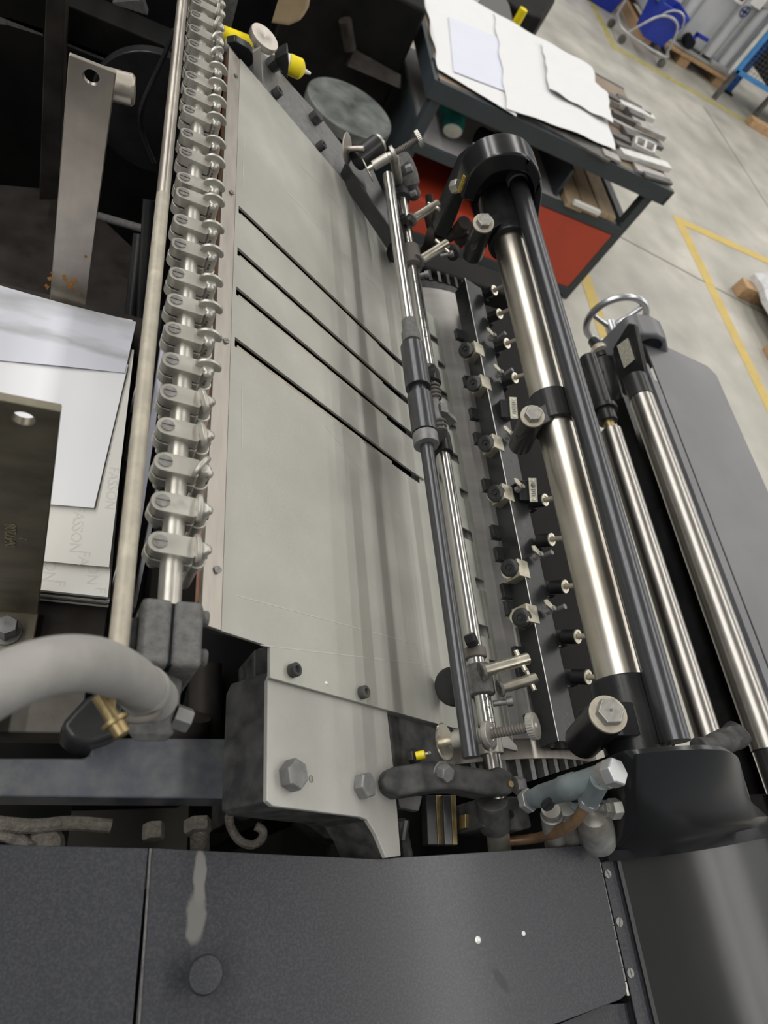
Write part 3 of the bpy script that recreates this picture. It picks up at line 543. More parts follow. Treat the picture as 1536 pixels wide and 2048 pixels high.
# far side plate with its bolts and adjusting disc
fp = thing('far_side_plate', VB(600, 230, -.1), 'dark grey side plate with four bolts along the far edge of the feed board', 'side plate')
b = BM(); prism(b, [VB(u, v, -.0035) for u, v in ((518, 96), (606, 195), (640, 232), (702, 312), (716, 340), (690, 368), (522, 178), (505, 120))], -BN * .014); part('flange', b, 'bolt', fp, .001)
for u, v, r, h in ((541, 133, .0115, .014), (549, 190, .0075, .012), (626, 240, .0115, .014), (637, 296, .0075, .012)):
    b = BM(); (hexa(b, VB(u, v, -.003), BN, r, h, None, .4) if r > .01 else lathe(b, VB(u, v, -.003), BN, [(0, r), (h, r), (h, r * .5), (h * .7, r * .45), (h * .7, 0)], 20)); part('bolt', b, 'blackdull', fp, .0005)
b = BM(); prism(b, [VY(u, v, 1.075) for u, v in ((505, 105), (521, 94), (526, 172), (520, 178), (507, 150))], (0, .03, 0)); part('corner_post', b, 'steel', fp, .0008)
p = VY(523, 84, 1.10); b = BM(); n = Vector((.25, -.15, 1)); lathe(b, p, n, [(-.02, .004), (0, .004), (0, .021), (.007, .0225), (.010, .0215), (.010, .003), (.0085, 0)], 40); part('adjusting_disc', b, 'strip', fp)
b = BM(); prism(b, [VY(u, v, 1.12) for u, v in ((548, 118), (575, 104), (578, 128), (575, 158), (560, 140))], (0, .03, 0)); part('black_lug', b, 'black', fp, .002)
b = BM(); prism(b, [VY(u, v, 1.10) for u, v in ((452, 85), (470, 82), (498, 98), (506, 110), (506, 150), (480, 120))], (0, .02, 0)); part('black_bracket', b, 'black', fp, .002)
t = thing('marker_tube', VY(530, 115, 1.25), 'yellow and white tube with a pointed tip lying behind the far side plate', 'tube')
a, c, e = VY(450, 80, 1.2), VY(577, 128, 1.2), VY(600, 146, 1.2); ax = (e - a).normalized()
b = BM(); cyl(b, a, c, .0145); part('sleeve', b, 'white', t); b = BM(); tube(b, [a + UP * .006 - ax * .01, c + UP * .004 - ax * .045], .0125, 16); part('stripe', b, 'yellow', t)
b = BM(); lathe(b, c, ax, [(0, .0155), (.020, .0155), (.024, .012), (.028, .005)], 28); part('cap', b, 'yellow', t); b = BM(); lathe(b, c + ax * .028, ax, [(0, .004), (.010, .002), (.010, 0)], 12); part('tip', b, 'white', t)
# ================================================================ suction bar
SBD = .455
a, c = V(341, 1165, SBD), V(402, 110, SBD); ax = (c - a).normalized(); s0 = a - ax * .03; s1 = a + ax * 1.15
sb = thing('suction_bar', s0, 'round grey bar carrying the row of nickel suction clamps beside the feed board', 'suction bar')
b = BM(); cyl(b, s0, s1, .0080, seg=32); part('shaft', b, 'nickel', sb)
def at_y(y): return a + ax * ((y - a.y) / ax.y)
ROW = [(1098, 100), (1018, 96), (940, 62), (870, 108), (803, 112), (740, 4), (679, 2), (622, 0), (569, 2), (510, 4), (462, 2), (408, 0), (378, 3), (328, 2), (290, 0), (243, 3), (208, 4), (174, 2), (142, 0), (110, 55), (80, 60), (51, 80), (24, 95), (4, 90), (-14, 85), (-32, 80)]
def clamp_outline(z, r=.0085, g=0.0):
    pts = [(-.0108 + math.cos(t) * (r + g), math.sin(t) * (r + g), z) for t in [PI / 2 + PI * i / 14 for i in range(15)]]
    return pts + [(.0135 + g, -(r + g), z), (.0150 + g, -.006, z), (.0150 + g, .006, z), (.0135 + g, (r + g), z)]
ORG['_'] = Vector()
def lp(name, bm, mt, parent, bevel=0):
    o = link_mesh(name, bm, M[mt], Vector(), 35); o.parent = parent; ORG[o.name] = Vector()
    if bevel: bev(o, bevel)
    return o
b = BM(); prism(b, clamp_outline(.0015), (0, 0, .0108))
prism(b, clamp_outline(-.0105, g=.0006), (0, 0, .0105)); lathe(b, (.0185, 0, -.016), UP, [(0, .0064), (.008, .0072), (.0105, .0072), (.0105, .0058), (.022, .0058)], 22); cyl(b, (-.0105, 0, -.024), (-.0105, 0, -.009), .004, seg=12)
cyl(b, (.0185, 0, -.05), (.0185, 0, -.014), .0045, seg=14)
cl = lp('suction_clamp', b, 'nickel', sb, .0012)
b = BM(); dhead(b, (-.0108, 0, .0118), UP, .0052, .0014, 0); sc = lp('clamp_screw', b, 'screw', cl)
b = BM(); lathe(b, (0, 0, .004), UP, [(0, .0060), (.0085, .0060), (.0112, .0044), (.0120, 0)], 22); lathe(b, (0, -.003, .0105), (0, -.75, .66), [(0, .0042), (.0035, .0036), (.0045, .002), (.0047, 0)], 16)
N_ = 20; arc = [(.0115 * math.cos(PI * i / N_), .0090 * math.sin(PI * i / N_)) for i in range(N_ + 1)]
prism(b, [(x, .0012, .0125 + z) for x, z in arc] + [(-.0105, .0012, .0100), (.0105, .0012, .0100)], (0, .0038, 0)); kx = lp('valve_key', b, 'nickel', cl, .0012)
b = BM(); cyl(b, (.0, -.0064, .0045), (0, -.0056, .0045), .0011, seg=10); bx(b, (-.0014, -.0066, -.0010), (.0006, -.0056, .0022)); vh = lp('valve_hole', b, 'mark', kx)
angs = [math.radians(a_) for _, a_ in ROW]
for i, (v, deg) in enumerate(ROW):
    y = V(402 - (v - 110) * .0579, v + 6, SBD).y
    if i == 0: q, s_, k_, h_ = cl, sc, kx, vh
    else:
        q = cl.copy(); C.objects.link(q); q.parent = sb
        s_ = sc.copy(); C.objects.link(s_); s_.parent = q; k_ = kx.copy(); C.objects.link(k_); k_.parent = q; h_ = vh.copy(); C.objects.link(h_); h_.parent = k_
    p = at_y(y); q.location = p - s0; q.rotation_euler = (0, 0, math.radians(-4 if v > 330 else -8)); k_.location = (.0185, 0, 0); k_.rotation_euler = (0, 0, math.radians(deg) if deg < 30 else math.radians(deg))
    s_.location = (-.0108, 0, 0); s_.rotation_euler = (0, 0, random.random() * 3)
    s_.location = (0, 0, 0); s_.delta_location = (0, 0, 0); s_.rotation_euler = (0, 0, 0)
# end block
b = BM(); y0 = V(345, 1335, .44).y; y1 = V(345, 1200, .44).y; xc = a.x + .001
for x0_, x1_ in ((xc - .021, xc - .0008), (xc + .0008, xc + .020)): bx(b, W(x0_, y0, -.515), W(x1_, y1, -.437))
prism(b, [W(xc - .021, y0 + .008, -.44), W(xc - .021, y1 - .01, -.44), W(xc - .030, y1 - .012, -.455), W(xc - .030, y0 + .01, -.455)], (0, 0, -.06)); eb = part('end_block', b, 'castgrey', sb, .004)
b = BM(); bx(b, W(xc - .004, y0 + .002, -.51), W(xc + .004, y1 - .002, -.441)); part('split_line', b, 'cloth', eb)
for f in (.25, .85):
    b = BM(); p = W(xc + .019, y0 + (y1 - y0) * f, -.452); lathe(b, p, XD, [(0, .006), (.006, .006), (.007, .005)], 20); part('clamp_bolt', b, 'castgrey', eb)
b = BM(); lathe(b, W(xc - .002, y0 + .012, -.47), (0, -1, -.25), [(0, .016), (.03, .016), (.045, .0145), (.05, .010), (.05, 0)], 28); part('swivel', b, 'castgrey', sb, .001)
b = BM(); hexa(b, W(xc + .010, y0 - .022, -.472), (1, -.3, -.1), .0085, .012); part('swivel_nut', b, 'bolt', sb, .0005)
# copper and dark lips under the strip
b = BM(); bx(b, W(.0988, yN1 + .02, -.512), W(.1005, 1.05, -.4995)); solo('copper_edge', b, 'orange', 'thin copper-coloured strip under the left edge of the feed board', 'strip', bevel=.0005)
# hose and its clip
hs = thing('suction_hose', V(310, 1395, .46), 'thick grey rubber hose arching in from the left to the end of the suction bar', 'hose')
pts = smooth([V(-120, 1440, .36), V(-50, 1398, .355), V(30, 1355, .35), V(110, 1330, .355), V(185, 1328, .37), V(245, 1350, .395), V(285, 1378, .425), V(312, 1398, .455)], 8)
b = BM(); tube(b, pts, .0142, 28); part('rubber_tube', b, 'hose', hs)
q = pts[-9]; dq = (pts[-1] - q).normalized(); b = BM(); lathe(b, q, dq, [(0, .0146), (.001, .0152), (.011, .0152), (.012, .0146)], 32)
part('clip_band', b, 'hose', hs)
b = BM(); tube(b, smooth([V(225, 1425, .40), V(260, 1440, .41), V(300, 1436, .42), V(318, 1424, .43)], 6), .0022, 8); part('band_tail', b, 'grime', hs)
b = BM(); p0, p1 = V(198, 1390, .395), V(228, 1440, .395); tube(b, [p0, p1], .0042, 10); box(b, p0.lerp(p1, .4) + Vector((.003, 0, .002)), (.004, .013, .003)); part('clip_screw', b, 'brass', hs, .0005)
b = BM(); d_ = (p1 - p0).normalized(); lathe(b, p1, d_, [(0, .0075), (.002, .0075), (.0025, .0048), (.009, .0045), (.010, .003)], 18); part('clip_screw_head', b, 'brass', hs)
# slim rod along the pile
a_, c_ = V(237, 1290, .43), V(364, 10, .43); ax_ = (c_ - a_).normalized()
rd = thing('slim_rod', a_, 'long slim beige rod running above the paper pile, left of the suction clamps', 'rod')
f = V(325, 392, .43); t_ = (f - a_).dot(ax_); b = BM(); cyl(b, a_ - ax_ * .02, a_ + ax_ * t_, .0061, seg=24); part('worn_section', b, 'rod', rd)
b = BM(); cyl(b, a_ + ax_ * t_, a_ + ax_ * 1.4, .0061, seg=24); part('bright_section', b, 'guide', rd, label='smooth steel section at the far end')
# ================================================================ paper pile and its guides
PD = .745
def psheet(cs, d, mt, label, th=.0006, wav=0.0015, seed=1, sag=0.0):
    A, B_, C_, D_ = [V(u, v, d) for u, v in cs]; g = []
    for i in range(21):
        row = []
        for j in range(17):
            s, t = i / 20, j / 16; p = A.lerp(B_, s).lerp(D_.lerp(C_, s), t); p.z += wav * math.sin(6 * s + 4 * t + seed) - sag * max(0, t - .75) ** 2 * 16; row.append(p)
        g.append(row)
    b = BM(); sheet(b, g, th); return b, (A, B_, C_, D_)
pd = [((-180, 1172), (214, 1192), (240, 960), (-160, 880))]
stack = []
for k, (dx, dy, col) in enumerate(((0, 0, 'paperc'), (-3, 4, 'bardark'), (3, 9, 'paperc'), (-2, 14, 'grime'), (1, 18, 'paperc'))):
    A, B_, C_, D_ = V(-200, 1150 + dy, PD + .004 + k * .006), V(216 + dx, 1194 + dy, PD + .004 + k * .006), V(262 + dx, 640, PD + .004 + k * .006), V(-160, 560, PD + .004 + k * .006)
    b = BM(); prism(b, [A, B_, C_, D_], (0, 0, -.0045)); o = solo('paper_pack', b, col, ['top pack of printed label sheets in the feeder pile', 'thin dark layer under the top pack in the feeder pile', 'middle pack of cream sheets in the feeder pile', 'brown-grey layer below the middle pack in the feeder pile', 'lowest pack of cream sheets on the pile board'][k], 'paper stack', 'packs of sheets in the feeder pile')
    if k == 0: topk = o
X0 = (V(214, 1192, PD) - V(262, 645, PD)).normalized()
def lettering(parent, spots, d, mt='ink', size=.0165, z=.00012):
    for txt, u, v in spots:
        p = V(u, v, d) + UP * z; yd = (V(270, 645, d) - V(215, 1190, d)).normalized()
        part('printed_word', text_bm(txt, size, p, -yd, Vector((yd.y, -yd.x, 0)), .00002), mt, parent)
b, cs = psheet(((-200, 1096), (218, 1134), (268, 700), (-150, 600)), PD - .002, 'paperc', '', seed=2, wav=.0)
s2 = solo('label_sheet', b, 'paperc', 'cream sheet printed with grey words, under the white sheet on the pile', 'paper')
lettering(s2, [('FASSON', 153, 1058), ('FASSON', 223, 976), ('SON', 211, 898), ('FA', 167, 1116)], PD - .002)
lettering(topk, [('ON', 98, 1142), ('ON', 184, 1148), ('F', 118, 1166), ('F', 200, 1180)], PD + .004)
b, cs = psheet(((-220, 985), (188, 1016), (256, 730), (-160, 640)), PD - .006, 'paper', '', seed=3, wav=.0008)
solo('blank_sheet', b, 'paper', 'blank white sheet lying on the cream label sheet on the pile', 'paper')
b, cs = psheet(((-220, 700), (250, 745), (272, 645), (-60, 555)), PD - .008, 'paper', '', seed=4, wav=.001)
bl = solo('blank_sheet', b, 'smear', 'grey-smeared white sheet at the far edge of the pile, against the tall bright guide plate', 'paper')
pb = thing('pile_board', W(-.1, .45, -.85), 'dark brown board carrying the paper pile', 'board')
b = BM(); bx(b, W(-.5, .26, -.84), W(.055, .80, -.79)); part('deck', b, 'pitbrown', pb, .003)
b = BM(); bx(b, W(-.30, .195, -.87), W(.045, .258, -.82)); part('front_rail', b, 'grime', pb, .003)
gp = thing('guide_plate', W(-.04, .312, -.78), 'dark tarnished guide plate with a round hole and stamped numbers, in front of the pile', 'guide plate', 'pile guide plates')
def hole_plate(bm, x0, x1, y, z0, z1, hx, hz, r, th):
    n = 160; cs = [(x1, z1), (x1, z0), (x0, z0), (x0, z1)]
    def at(fy):
        ring = [bm.verts.new((hx + r * math.cos(2 * PI * i / n), fy, hz + r * math.sin(2 * PI * i / n))) for i in range(n)]
        rc = .004; outer = []
        for i in range(n):
            t = 2 * PI * i / n; dx, dz = math.cos(t), math.sin(t); s = min(((x1 - hx) / dx if dx > 1e-9 else (x0 - hx) / dx if dx < -1e-9 else 9), ((z1 - hz) / dz if dz > 1e-9 else (z0 - hz) / dz if dz < -1e-9 else 9)); outer.append([hx + dx * s, fy, hz + dz * s])
        for cx_, cz_ in cs:                # pull the nearest outline point of each corner onto it
            k = min(range(n), key=lambda i: math.hypot(outer[i][0] - cx_, outer[i][2] - cz_)); outer[k][0], outer[k][2] = cx_, cz_
        return ring, [bm.verts.new(p) for p in outer]
    r0, o0 = at(y); r1, o1 = at(y + th)
    for i in range(n):
        j = (i + 1) % n
        bm.faces.new((r0[i], o0[i], o0[j], r0[j])); bm.faces.new((r1[j], o1[j], o1[i], r1[i])); bm.faces.new((r0[j], r1[j], r1[i], r0[i])); bm.faces.new((o0[i], o1[i], o1[j], o0[j]))
y1p = .310; zt = VY(60, 812, y1p).z; xr = VY(121, 826, y1p).x; h1 = VY(46, 838, y1p)
b = BM(); hole_plate(b, xr - .046, xr, y1p, W(0, 0, -.775).z, zt, h1.x, h1.z, .0072, .007); pl1 = part('plate', b, 'guidedark', gp, .0012)
b = BM(); bx(b, (xr - .046, y1p - .05, W(0, 0, -.787).z), (xr + .001, y1p + .007, W(0, 0, -.776).z)); part('foot_flange', b, 'guidedark', gp, .002)
pz_ = VY(22, 1072, y1p - .0004); part('stamped_number', text_bm('0647208', .0125, pz_, (0, 0, 1), (-1, 0, 0), .0002), 'stamp', pl1)
pz_ = VY(47, 1078, y1p - .0004); part('stamped_number', text_bm('2', .009, pz_, (0, 0, 1), (-1, 0, 0), .0002), 'stamp', pl1)
b = BM(); bolt(b, (VY(14, 1205, y1p - .022).x, y1p - .022, W(0, 0, -.776).z), UP, .0115, .02, .015); part('foot_bolt', b, 'bolt', gp, .0006)
b = BM(); bx(b, (xr - .075, y1p - .13, W(0, 0, -.80).z), (xr - .022, y1p + .007, W(0, 0, -.788).z)); solo('support_strip', b, 'steel', 'flat grey steel strip under the foot of the dark guide plate', 'strip', bevel=.001)
gp2 = thing('guide_plate', W(-.05, .765, -.78), 'tall bright guide plate with rust spots standing at the far edge of the pile', 'guide plate', 'pile guide plates')
y2p = .762; zt = VY(185, 128, y2p).z; xr = VY(232, 150, y2p).x; xl = VY(137, 112, y2p).x; h1 = VY(183, 155, y2p)
b = BM(); hole_plate(b, xl, xr, y2p, W(0, 0, -.80).z, zt, h1.x, h1.z, .0075, .006); pl2 = part('plate', b, 'guide', gp2, .0012)
b = BM()
for u, v, r in ((140, 570, 7), (148, 560, 6), (128, 552, 4), (100, 558, 5), (94, 574, 5), (171, 514, 3), (104, 545, 3), (146, 578, 4), (160, 588, 2), (131, 560, 4)):
    c0 = VY(u, v, y2p - .0003); prism(b, [c0 + Vector((math.cos(t) * r * .00055 * (1 + .4 * math.sin(3 * t + u)), 0, math.sin(t) * r * .0008 * (1 + .3 * math.cos(2 * t + v)))) for t in [2 * PI * i / 14 for i in range(14)]], (0, .0003, 0))
part('rust_spots', b, 'rust', pl2, label='orange rust spots near the foot')
b = BM(); cyl(b, VY(205, 165, y2p + .03), VY(270, 182, y2p + .03), .016, seg=28, ch=.003); part('cross_tube', b, 'guide', gp2)
# slats between the pile and the suction bar
for k, (u0, v0, u1, v1, w, mt, lab) in enumerate(((300, 590, 206, 1215, .006, 'black', 'black rail nearest the right edge of the paper pile'), (312, 600, 228, 1190, .0035, 'greyline', 'narrow pale rail in the gap beside the paper pile'), (334, 650, 252, 1215, .008, 'paperb', 'broad white strip in the gap left of the suction clamps'), (346, 830, 268, 1215, .005, 'greyline', 'grey rail under the nearest suction clamps'), (322, 620, 240, 1200, .006, 'black', 'black rail between the narrow pale rail and the broad white strip'))):
    d0 = .80 + .012 * k; p, q = V(u0, v0, d0 - .06), V(u1, v1, d0 + .02); t = (q - p).normalized(); n = Vector((-t.y, t.x, 0)).normalized() * w / 2; b = BM()
    prism(b, [p + n, p - n, q - n, q + n], (0, 0, -.02)); solo('pile_rail', b, mt, lab, 'rail', 'rails beside the paper pile', .0005)

for k, (u, v) in enumerate(((290, 655), (283, 733), (273, 780), (267, 868), (254, 1012), (236, 1140))):
    p = V(u, v, .73); b = BM(); bx(b, (p.x - .0022, p.y - .004, 2.1 - 1.1), (p.x + .0022, p.y + .004, 2.1 - .73)); solo('upright_slat', b, 'greyline', ['farthest pale upright slat in the gap beside the paper pile', 'second farthest pale upright slat beside the paper pile', 'third farthest pale upright slat beside the paper pile', 'third nearest pale upright slat beside the paper pile', 'second nearest pale upright slat beside the paper pile', 'nearest pale upright slat in the gap beside the paper pile'][k], 'slat', 'upright slats beside the paper pile', .0003)
# ================================================================ shafts above the end of the board
def axis(p0, d0, p1, d1): return V(*p0, d0), V(*p1, d1)
AD = .56
a0, a1 = V(926, 1400, AD), V(777, 360, AD); aA = (a1 - a0).normalized()
def onA(v): # point on shaft A seen at picture height v
    u = 926 - (1400 - v) * (926 - 777) / (1400 - 360); p = V(u, v, AD); return a0 + aA * (p - a0).dot(aA)
sA = thing('spindle', onA(1510), 'dark steel spindle with two thick couplings crossing the feed board', 'spindle')
b = BM(); cyl(b, onA(1515), onA(868), .0082, seg=28); part('dark_shaft', b, 'shaft', sA)
b = BM(); cyl(b, onA(655), onA(352), .0086, seg=28); part('bright_shaft', b, 'bright', sA)
b = BM(); lathe(b, onA(686), aA, [(0, .008), (.0005, .0125), (.018, .0125), (.0185, .010), (.04, .010)], 30); part('collar', b, 'castgrey', sA, .0006)
b = BM(); cyl(b, onA(700), onA(676), .0085, seg=24); part('neck', b, 'rod', sA)
for v0, v1, r in ((778, 692, .0165), (868, 790, .0160)):
    b = BM(); lathe(b, onA(v0), aA, [(0, .011), (.0005, r), ((onA(v1) - onA(v0)).length - .001, r * .97), ((onA(v1) - onA(v0)).length, .010)], 36); part('coupling', b, 'shaft', sA, .001)
b = BM(); cyl(b, onA(795), onA(770), .0105, seg=24); part('neck', b, 'shaft', sA)
b = BM(); lathe(b, onA(892), aA, [(0, .0095), (.0005, .0155), (.017, .0155), (.0175, .011)], 36); part('collar', b, 'bolt', sA, .0008)
BD = .625
b0, b1 = V(965, 1400, BD), V(808, 430, BD); aB = (b1 - b0).normalized()
def onB(v):
    u = 965 - (1400 - v) * (965 - 808) / (1400 - 430); p = V(u, v, BD); return b0 + aB * (p - b0).dot(aB)
def ySec(o, y): return o + (aB * ((y - o.y) / aB.y))
sB = thing('scale_tube', onB(1560), 'bright graduated steel tube with clamps and pins beside the dark spindle', 'tube')
b = BM(); cyl(b, onB(1600), onB(905), .0098, seg=28); part('near_tube', b, 'bright', sB)
b = BM(); cyl(b, onB(775), onB(392), .0100, seg=28); part('far_tube', b, 'bright', sB)
b = BM()
for k in range(46):                    # scale: small figures and ticks along the far tube
    c = onB(520 + k * 3.6) + Vector((-.25, 0, 1)).normalized() * .01005; box(b, c, (.003 if k % 5 else .006, .0006, .0003), (Vector((1, 0, .25)).normalized(), aB, Vector((-.25, 0, 1)).normalized()))
for k in range(7):
    c = onB(1440 + k * 9) + Vector((.15, 0, 1)).normalized() * .00985; box(b, c, (.006, .0005, .0003), (Vector((1, 0, -.15)).normalized(), aB, Vector((.15, 0, 1)).normalized()))
part('engraved_scale', b, 'mark', sB)
for txt, v in (('DY', 1402), ('LY', 1422)):
    c = onB(v) + Vector((-.1, 0, 1)).normalized() * .0100; part('engraved_letters', text_bm(txt, .0065, c, Vector((1, 0, .1)), aB, .0001), 'mark', sB)
# spring group in the middle
for v0, v1 in ((770, 745), (910, 872)):
    b = BM(); lathe(b, onB(v0), aB, [(0, .0105), (.001, .0145), ((onB(v1) - onB(v0)).length, .0140)], 28); part('spring_cup', b, 'black', sB, .0008)
for v0, v1 in ((803, 770), (880, 840)):
    b = BM(); tube(b, helix(onB(v0), onB(v1), .0105, 4.5), .0019, 8); part('spring', b, 'grime', sB)
b = BM(); cyl(b, onB(905), onB(745), .0072, seg=20); part('core', b, 'bolt', sB)
b = BM(); c = onB(822); box(b, c + Vector((.008, 0, .002)), (.012, .016, .018)); box(b, c + Vector((.022, -.002, -.005)), (.03, .008, .014), (BT, YD, BN)); part('finger_block', b, 'bolt', sB, .001)
for v in (742, 872):                   # arms joining couplings and cups
    b = BM(); p, q = onA(v - 10), onB(v); tube(b, [p, p.lerp(q, .5) - Vector((0, .006, .004)), q], [.011, .010, .012], 14); part('link_arm', b, 'black', sB)
def tpin(pb, db, pt, dt, r, cr, cr_len, name='locking_pin'):
    p, q = V(*pb, db), V(*pt, dt); n = (q - p).normalized(); b = BM(); cyl(b, p, q, r, seg=24, ch=.0006); o = part(name, b, 'pin', sB)
    c = p.lerp(q, .84); w = V(cr[2], cr[3], (db + dt) / 2) - V(cr[0], cr[1], (db + dt) / 2); w = (w - n * w.dot(n)).normalized(); b = BM(); cyl(b, c - w * cr_len, c + w * cr_len, r * .42, seg=14, ch=.0006); part('cross_handle', b, 'pin', o)
    b = BM(); lathe(b, p, n, [(0, r * 1.5), (.003, r * 1.5), (.003, r)], 22); part('pin_collar', b, 'castgrey', o)
tpin((962, 1344), .605, (1056, 1317), .590, .0068, (1040, 1352, 1045, 1300), .013)
tpin((998, 1378), .612, (1072, 1356), .597, .0062, (1062, 1400, 1050, 1340), .013)
tpin((822, 440), .612, (876, 408), .590, .0075, (868, 400, 866, 428), .014)
tpin((838, 522), .612, (894, 487), .590, .0075, (898, 512, 876, 476), .017)
b = BM(); lathe(b, onB(1392), aB, [(0, .0115), (.001, .0155), (.034, .0155), (.035, .011)], 32); part('clamp_sleeve', b, 'castgrey', sB, .001)
b = BM(); lathe(b, onB(1318), aB, [(0, .0115), (.001, .013), (.012, .013), (.013, .011)], 28); part('clamp_sleeve', b, 'grime', sB, .001)
for v in (1292, 458): b = BM(); c = onB(v) + Vector((-.012, 0, .010)); hexa(b, c - Vector((.004, 0, 0)), (.5, .1, .6), .0085, .012); part('hex_lock', b, 'black', sB, .0006)
b = BM(); lathe(b, onB(536), aB, [(0, .0115), (.001, .0165), (.045, .0165), (.046, .011)], 32); part('clamp_sleeve', b, 'grime', sB, .001)
b = BM(); lathe(b, onB(400), aB, [(0, .011), (.001, .0155), (.026, .0155), (.027, .010)], 32); part('clamp_sleeve', b, 'blackdull', sB, .001)
for u, v, vv_ in ((1010, 1322, 0), (1003, 1400, 0), (845, 545, 1), (895, 505, 1)):
    b = BM(); p = V(u - 8, v + 6, .625); n = Vector((.7, 0, .5)); cyl(b, p - n * .006, p + n * .012, .0035, seg=12); lathe(b, p + n * .012, n, [(0, .0055), (.006, .0055), (.007, .0045)], 18); part('thumb_screw', b, 'bolt', sB)
# soft black wheels resting on the board under the spindle
for u, v, lab in ((905, 1366, 'black rubber wheel on the board below the near end of the spindle'), (796, 498, 'black rubber wheel on the board below the far end of the spindle')):
    p = VB(u, v, .022); b = BM(); lathe(b, p - YD * .004 + XD * .0, (.9, .35, -.5), [(-.006, .004), (-.005, .020), (-.003, .022), (.003, .022), (.005, .020), (.006, .004)], 36); solo('guide_roller', b, 'black', lab, 'wheel', None, .0004)
# near adjusting clamp with discs, held at the end of the spindle
def adjuster(pts, name, label, k):
    t = thing(name, pts['disc'], label, 'adjuster'); n = pts['n'].normalized()
    b = BM(); lathe(b, pts['disc'], n, [(0, .003), (.0006, .0215 * k), (.0016, .023 * k), (.0026, .0215 * k), (.003, .004), (.014, .004)], 40); part('thin_disc', b, 'pin', t)
    b = BM(); lathe(b, pts['disc'] + n * .012, n, [(0, .0080), (.028, .0080), (.028, .0066), (.036, .0066)], 28); part('clamp_barrel', b, 'nickel', t, .0006)
    q = pts['disc'] + n * .046; b = BM(); lathe(b, q, n, [(0, .010 * k), (.0005, .0155 * k), (.006, .0155 * k), (.0065, .010 * k)], 36); part('knurled_nut', b, 'nickel', t, .0005)
    b = BM(); tube(b, helix(q + n * .006, q + n * .044, .0042, 13, 10), .0011, 6); cyl(b, q + n * .006, q + n * .046, .0042, seg=16); part('threaded_spindle', b, 'grime', t)
    b = BM(); N_ = 60; e = q + n * .046; a, c = ortho(n)
    prism(b, [e + (a * math.cos(2 * PI * i / N_) + c * math.sin(2 * PI * i / N_)) * (.0150 + .0006 * (i % 2)) * k for i in range(N_)], n * .006); lathe(b, e + n * .006, n, [(0, .012 * k), (.0006, .012 * k), (.0006, .003), (.0016, .0028), (.0016, 0)], 24); part('knurled_knob', b, 'nickel', t)
    b = BM(); h = pts['hub']; lathe(b, h - aB * .010, aB, [(0, .0135), (.020, .0135)], 30); tube(b, [h, q + n * .003], .008, 14); part('hub', b, 'nickel', t, .0006); return t
dn = V(886, 1484, .600); dk = VZ(1012, 1462, depth(dn) - .030)
adjuster({'disc': dn, 'n': dk - dn, 'hub': onB(1490)}, 'lateral_adjuster', 'dusty nickel adjuster with a knurled knob at the near end of the graduated tube', .80)
b = BM(); prism(b, [V(u, v, .64) for u, v in ((985, 1478), (1012, 1468), (1034, 1492), (1036, 1502), (992, 1492))], (0, 0, -.006)); solo('lay_tongue', b, 'cylinder', 'small grey tongue plate beneath the near knurled knob', 'plate', bevel=.0006)
dn = V(733, 340, .575); dk = VZ(803, 298, depth(dn) - .012)
adjuster({'disc': dn, 'n': dk - dn, 'hub': onB(372)}, 'lateral_adjuster', 'cream-worn nickel adjuster at the far end of the graduated tube', .85)
fbk = thing('far_bracket', V(745, 330, .62), 'black bracket with a rounded bar at the far end of the dark spindle', 'bracket')
b = BM(); p, q = V(712, 322, .58), V(757, 288, .555); tube(b, [p, q], .017, 24); prism(b, [V(u, v, .60) for u, v in ((692, 320), (705, 345), (770, 440), (790, 470), (772, 395), (730, 300))], (0, 0, -.03)); part('body', b, 'black', fbk, .002)
b = BM(); n = (q - p).normalized(); lathe(b, q, n, [(0, .0150), (.004, .0150), (.005, .013), (.005, .005), (.003, .004), (.003, 0)], 28); part('end_cap', b, 'nickel', fbk)
b = BM(); tube(b, smooth([V(800, 320, .585), V(815, 345, .60), V(822, 375, .615), V(830, 392, .63)], 5), [.018] * 4 + [.017] * 6 + [.012] * 5 + [.008], 18); part('grey_arm', b, 'castgrey', fbk)
for u, v, d in ((820, 338, .575), (828, 388, .61)): b = BM(); hexa(b, V(u, v, d) - Vector((.005, 0, .004)), (.6, -.1, .7), .0075 if v < 350 else .006, .011); part('hex_bolt', b, 'bolt', fbk, .0005)
p = VY(692, 297, 1.06); b = BM(); lathe(b, p, (.9, -.35, .6), [(0, .003), (.0006, .0225), (.0022, .0235), (.003, .0225), (.003, .004), (.03, .004)], 36); part('thin_disc', b, 'strip', fbk)
# ================================================================ lay plate with windows, cylinder and its gear
LPx0, LPx1 = .435, .5505
def lz(x): return bz(.445) - .004 - (x - .445) * .40
yA, yZ = V(1030, 1498, .73).y, V(884, 640, .73).y
b = BM(); WIN = []
lpv = {}
def LPp(x, y): return W(x, y, lz(x))
rows = []
wy = [V(*p, .72).y for p in ((1005, 1330), (993, 1262), (976, 1165), (962, 1070), (945, 985), (930, 915), (915, 850), (908, 790), (897, 728), (890, 680))]
yl = [yA]
for y in wy: yl += [y - .009, y + .009]
yl += [yZ]; yl = sorted(yl); xl = [LPx0, .515, .5285, .541, LPx1]
cl_ = set()
for i in range(len(yl) - 1):
    gap = any(abs((yl[i] + yl[i + 1]) / 2 - y) < .004 for y in wy); near = any(abs((yl[i] + yl[i + 1]) / 2 - y) < .004 for k, y in enumerate(wy) if k % 2)
    for j in range(4):
        if gap and j in ((1, 2) if near else (2, 3)): continue
        cl_.add((j, i))
def lv(x, y, lev):
    k = (round(x, 5), round(y, 5), lev)
    if k not in lpv: lpv[k] = b.verts.new(LPp(x, y) - UP * .0025 * lev)
    return lpv[k]
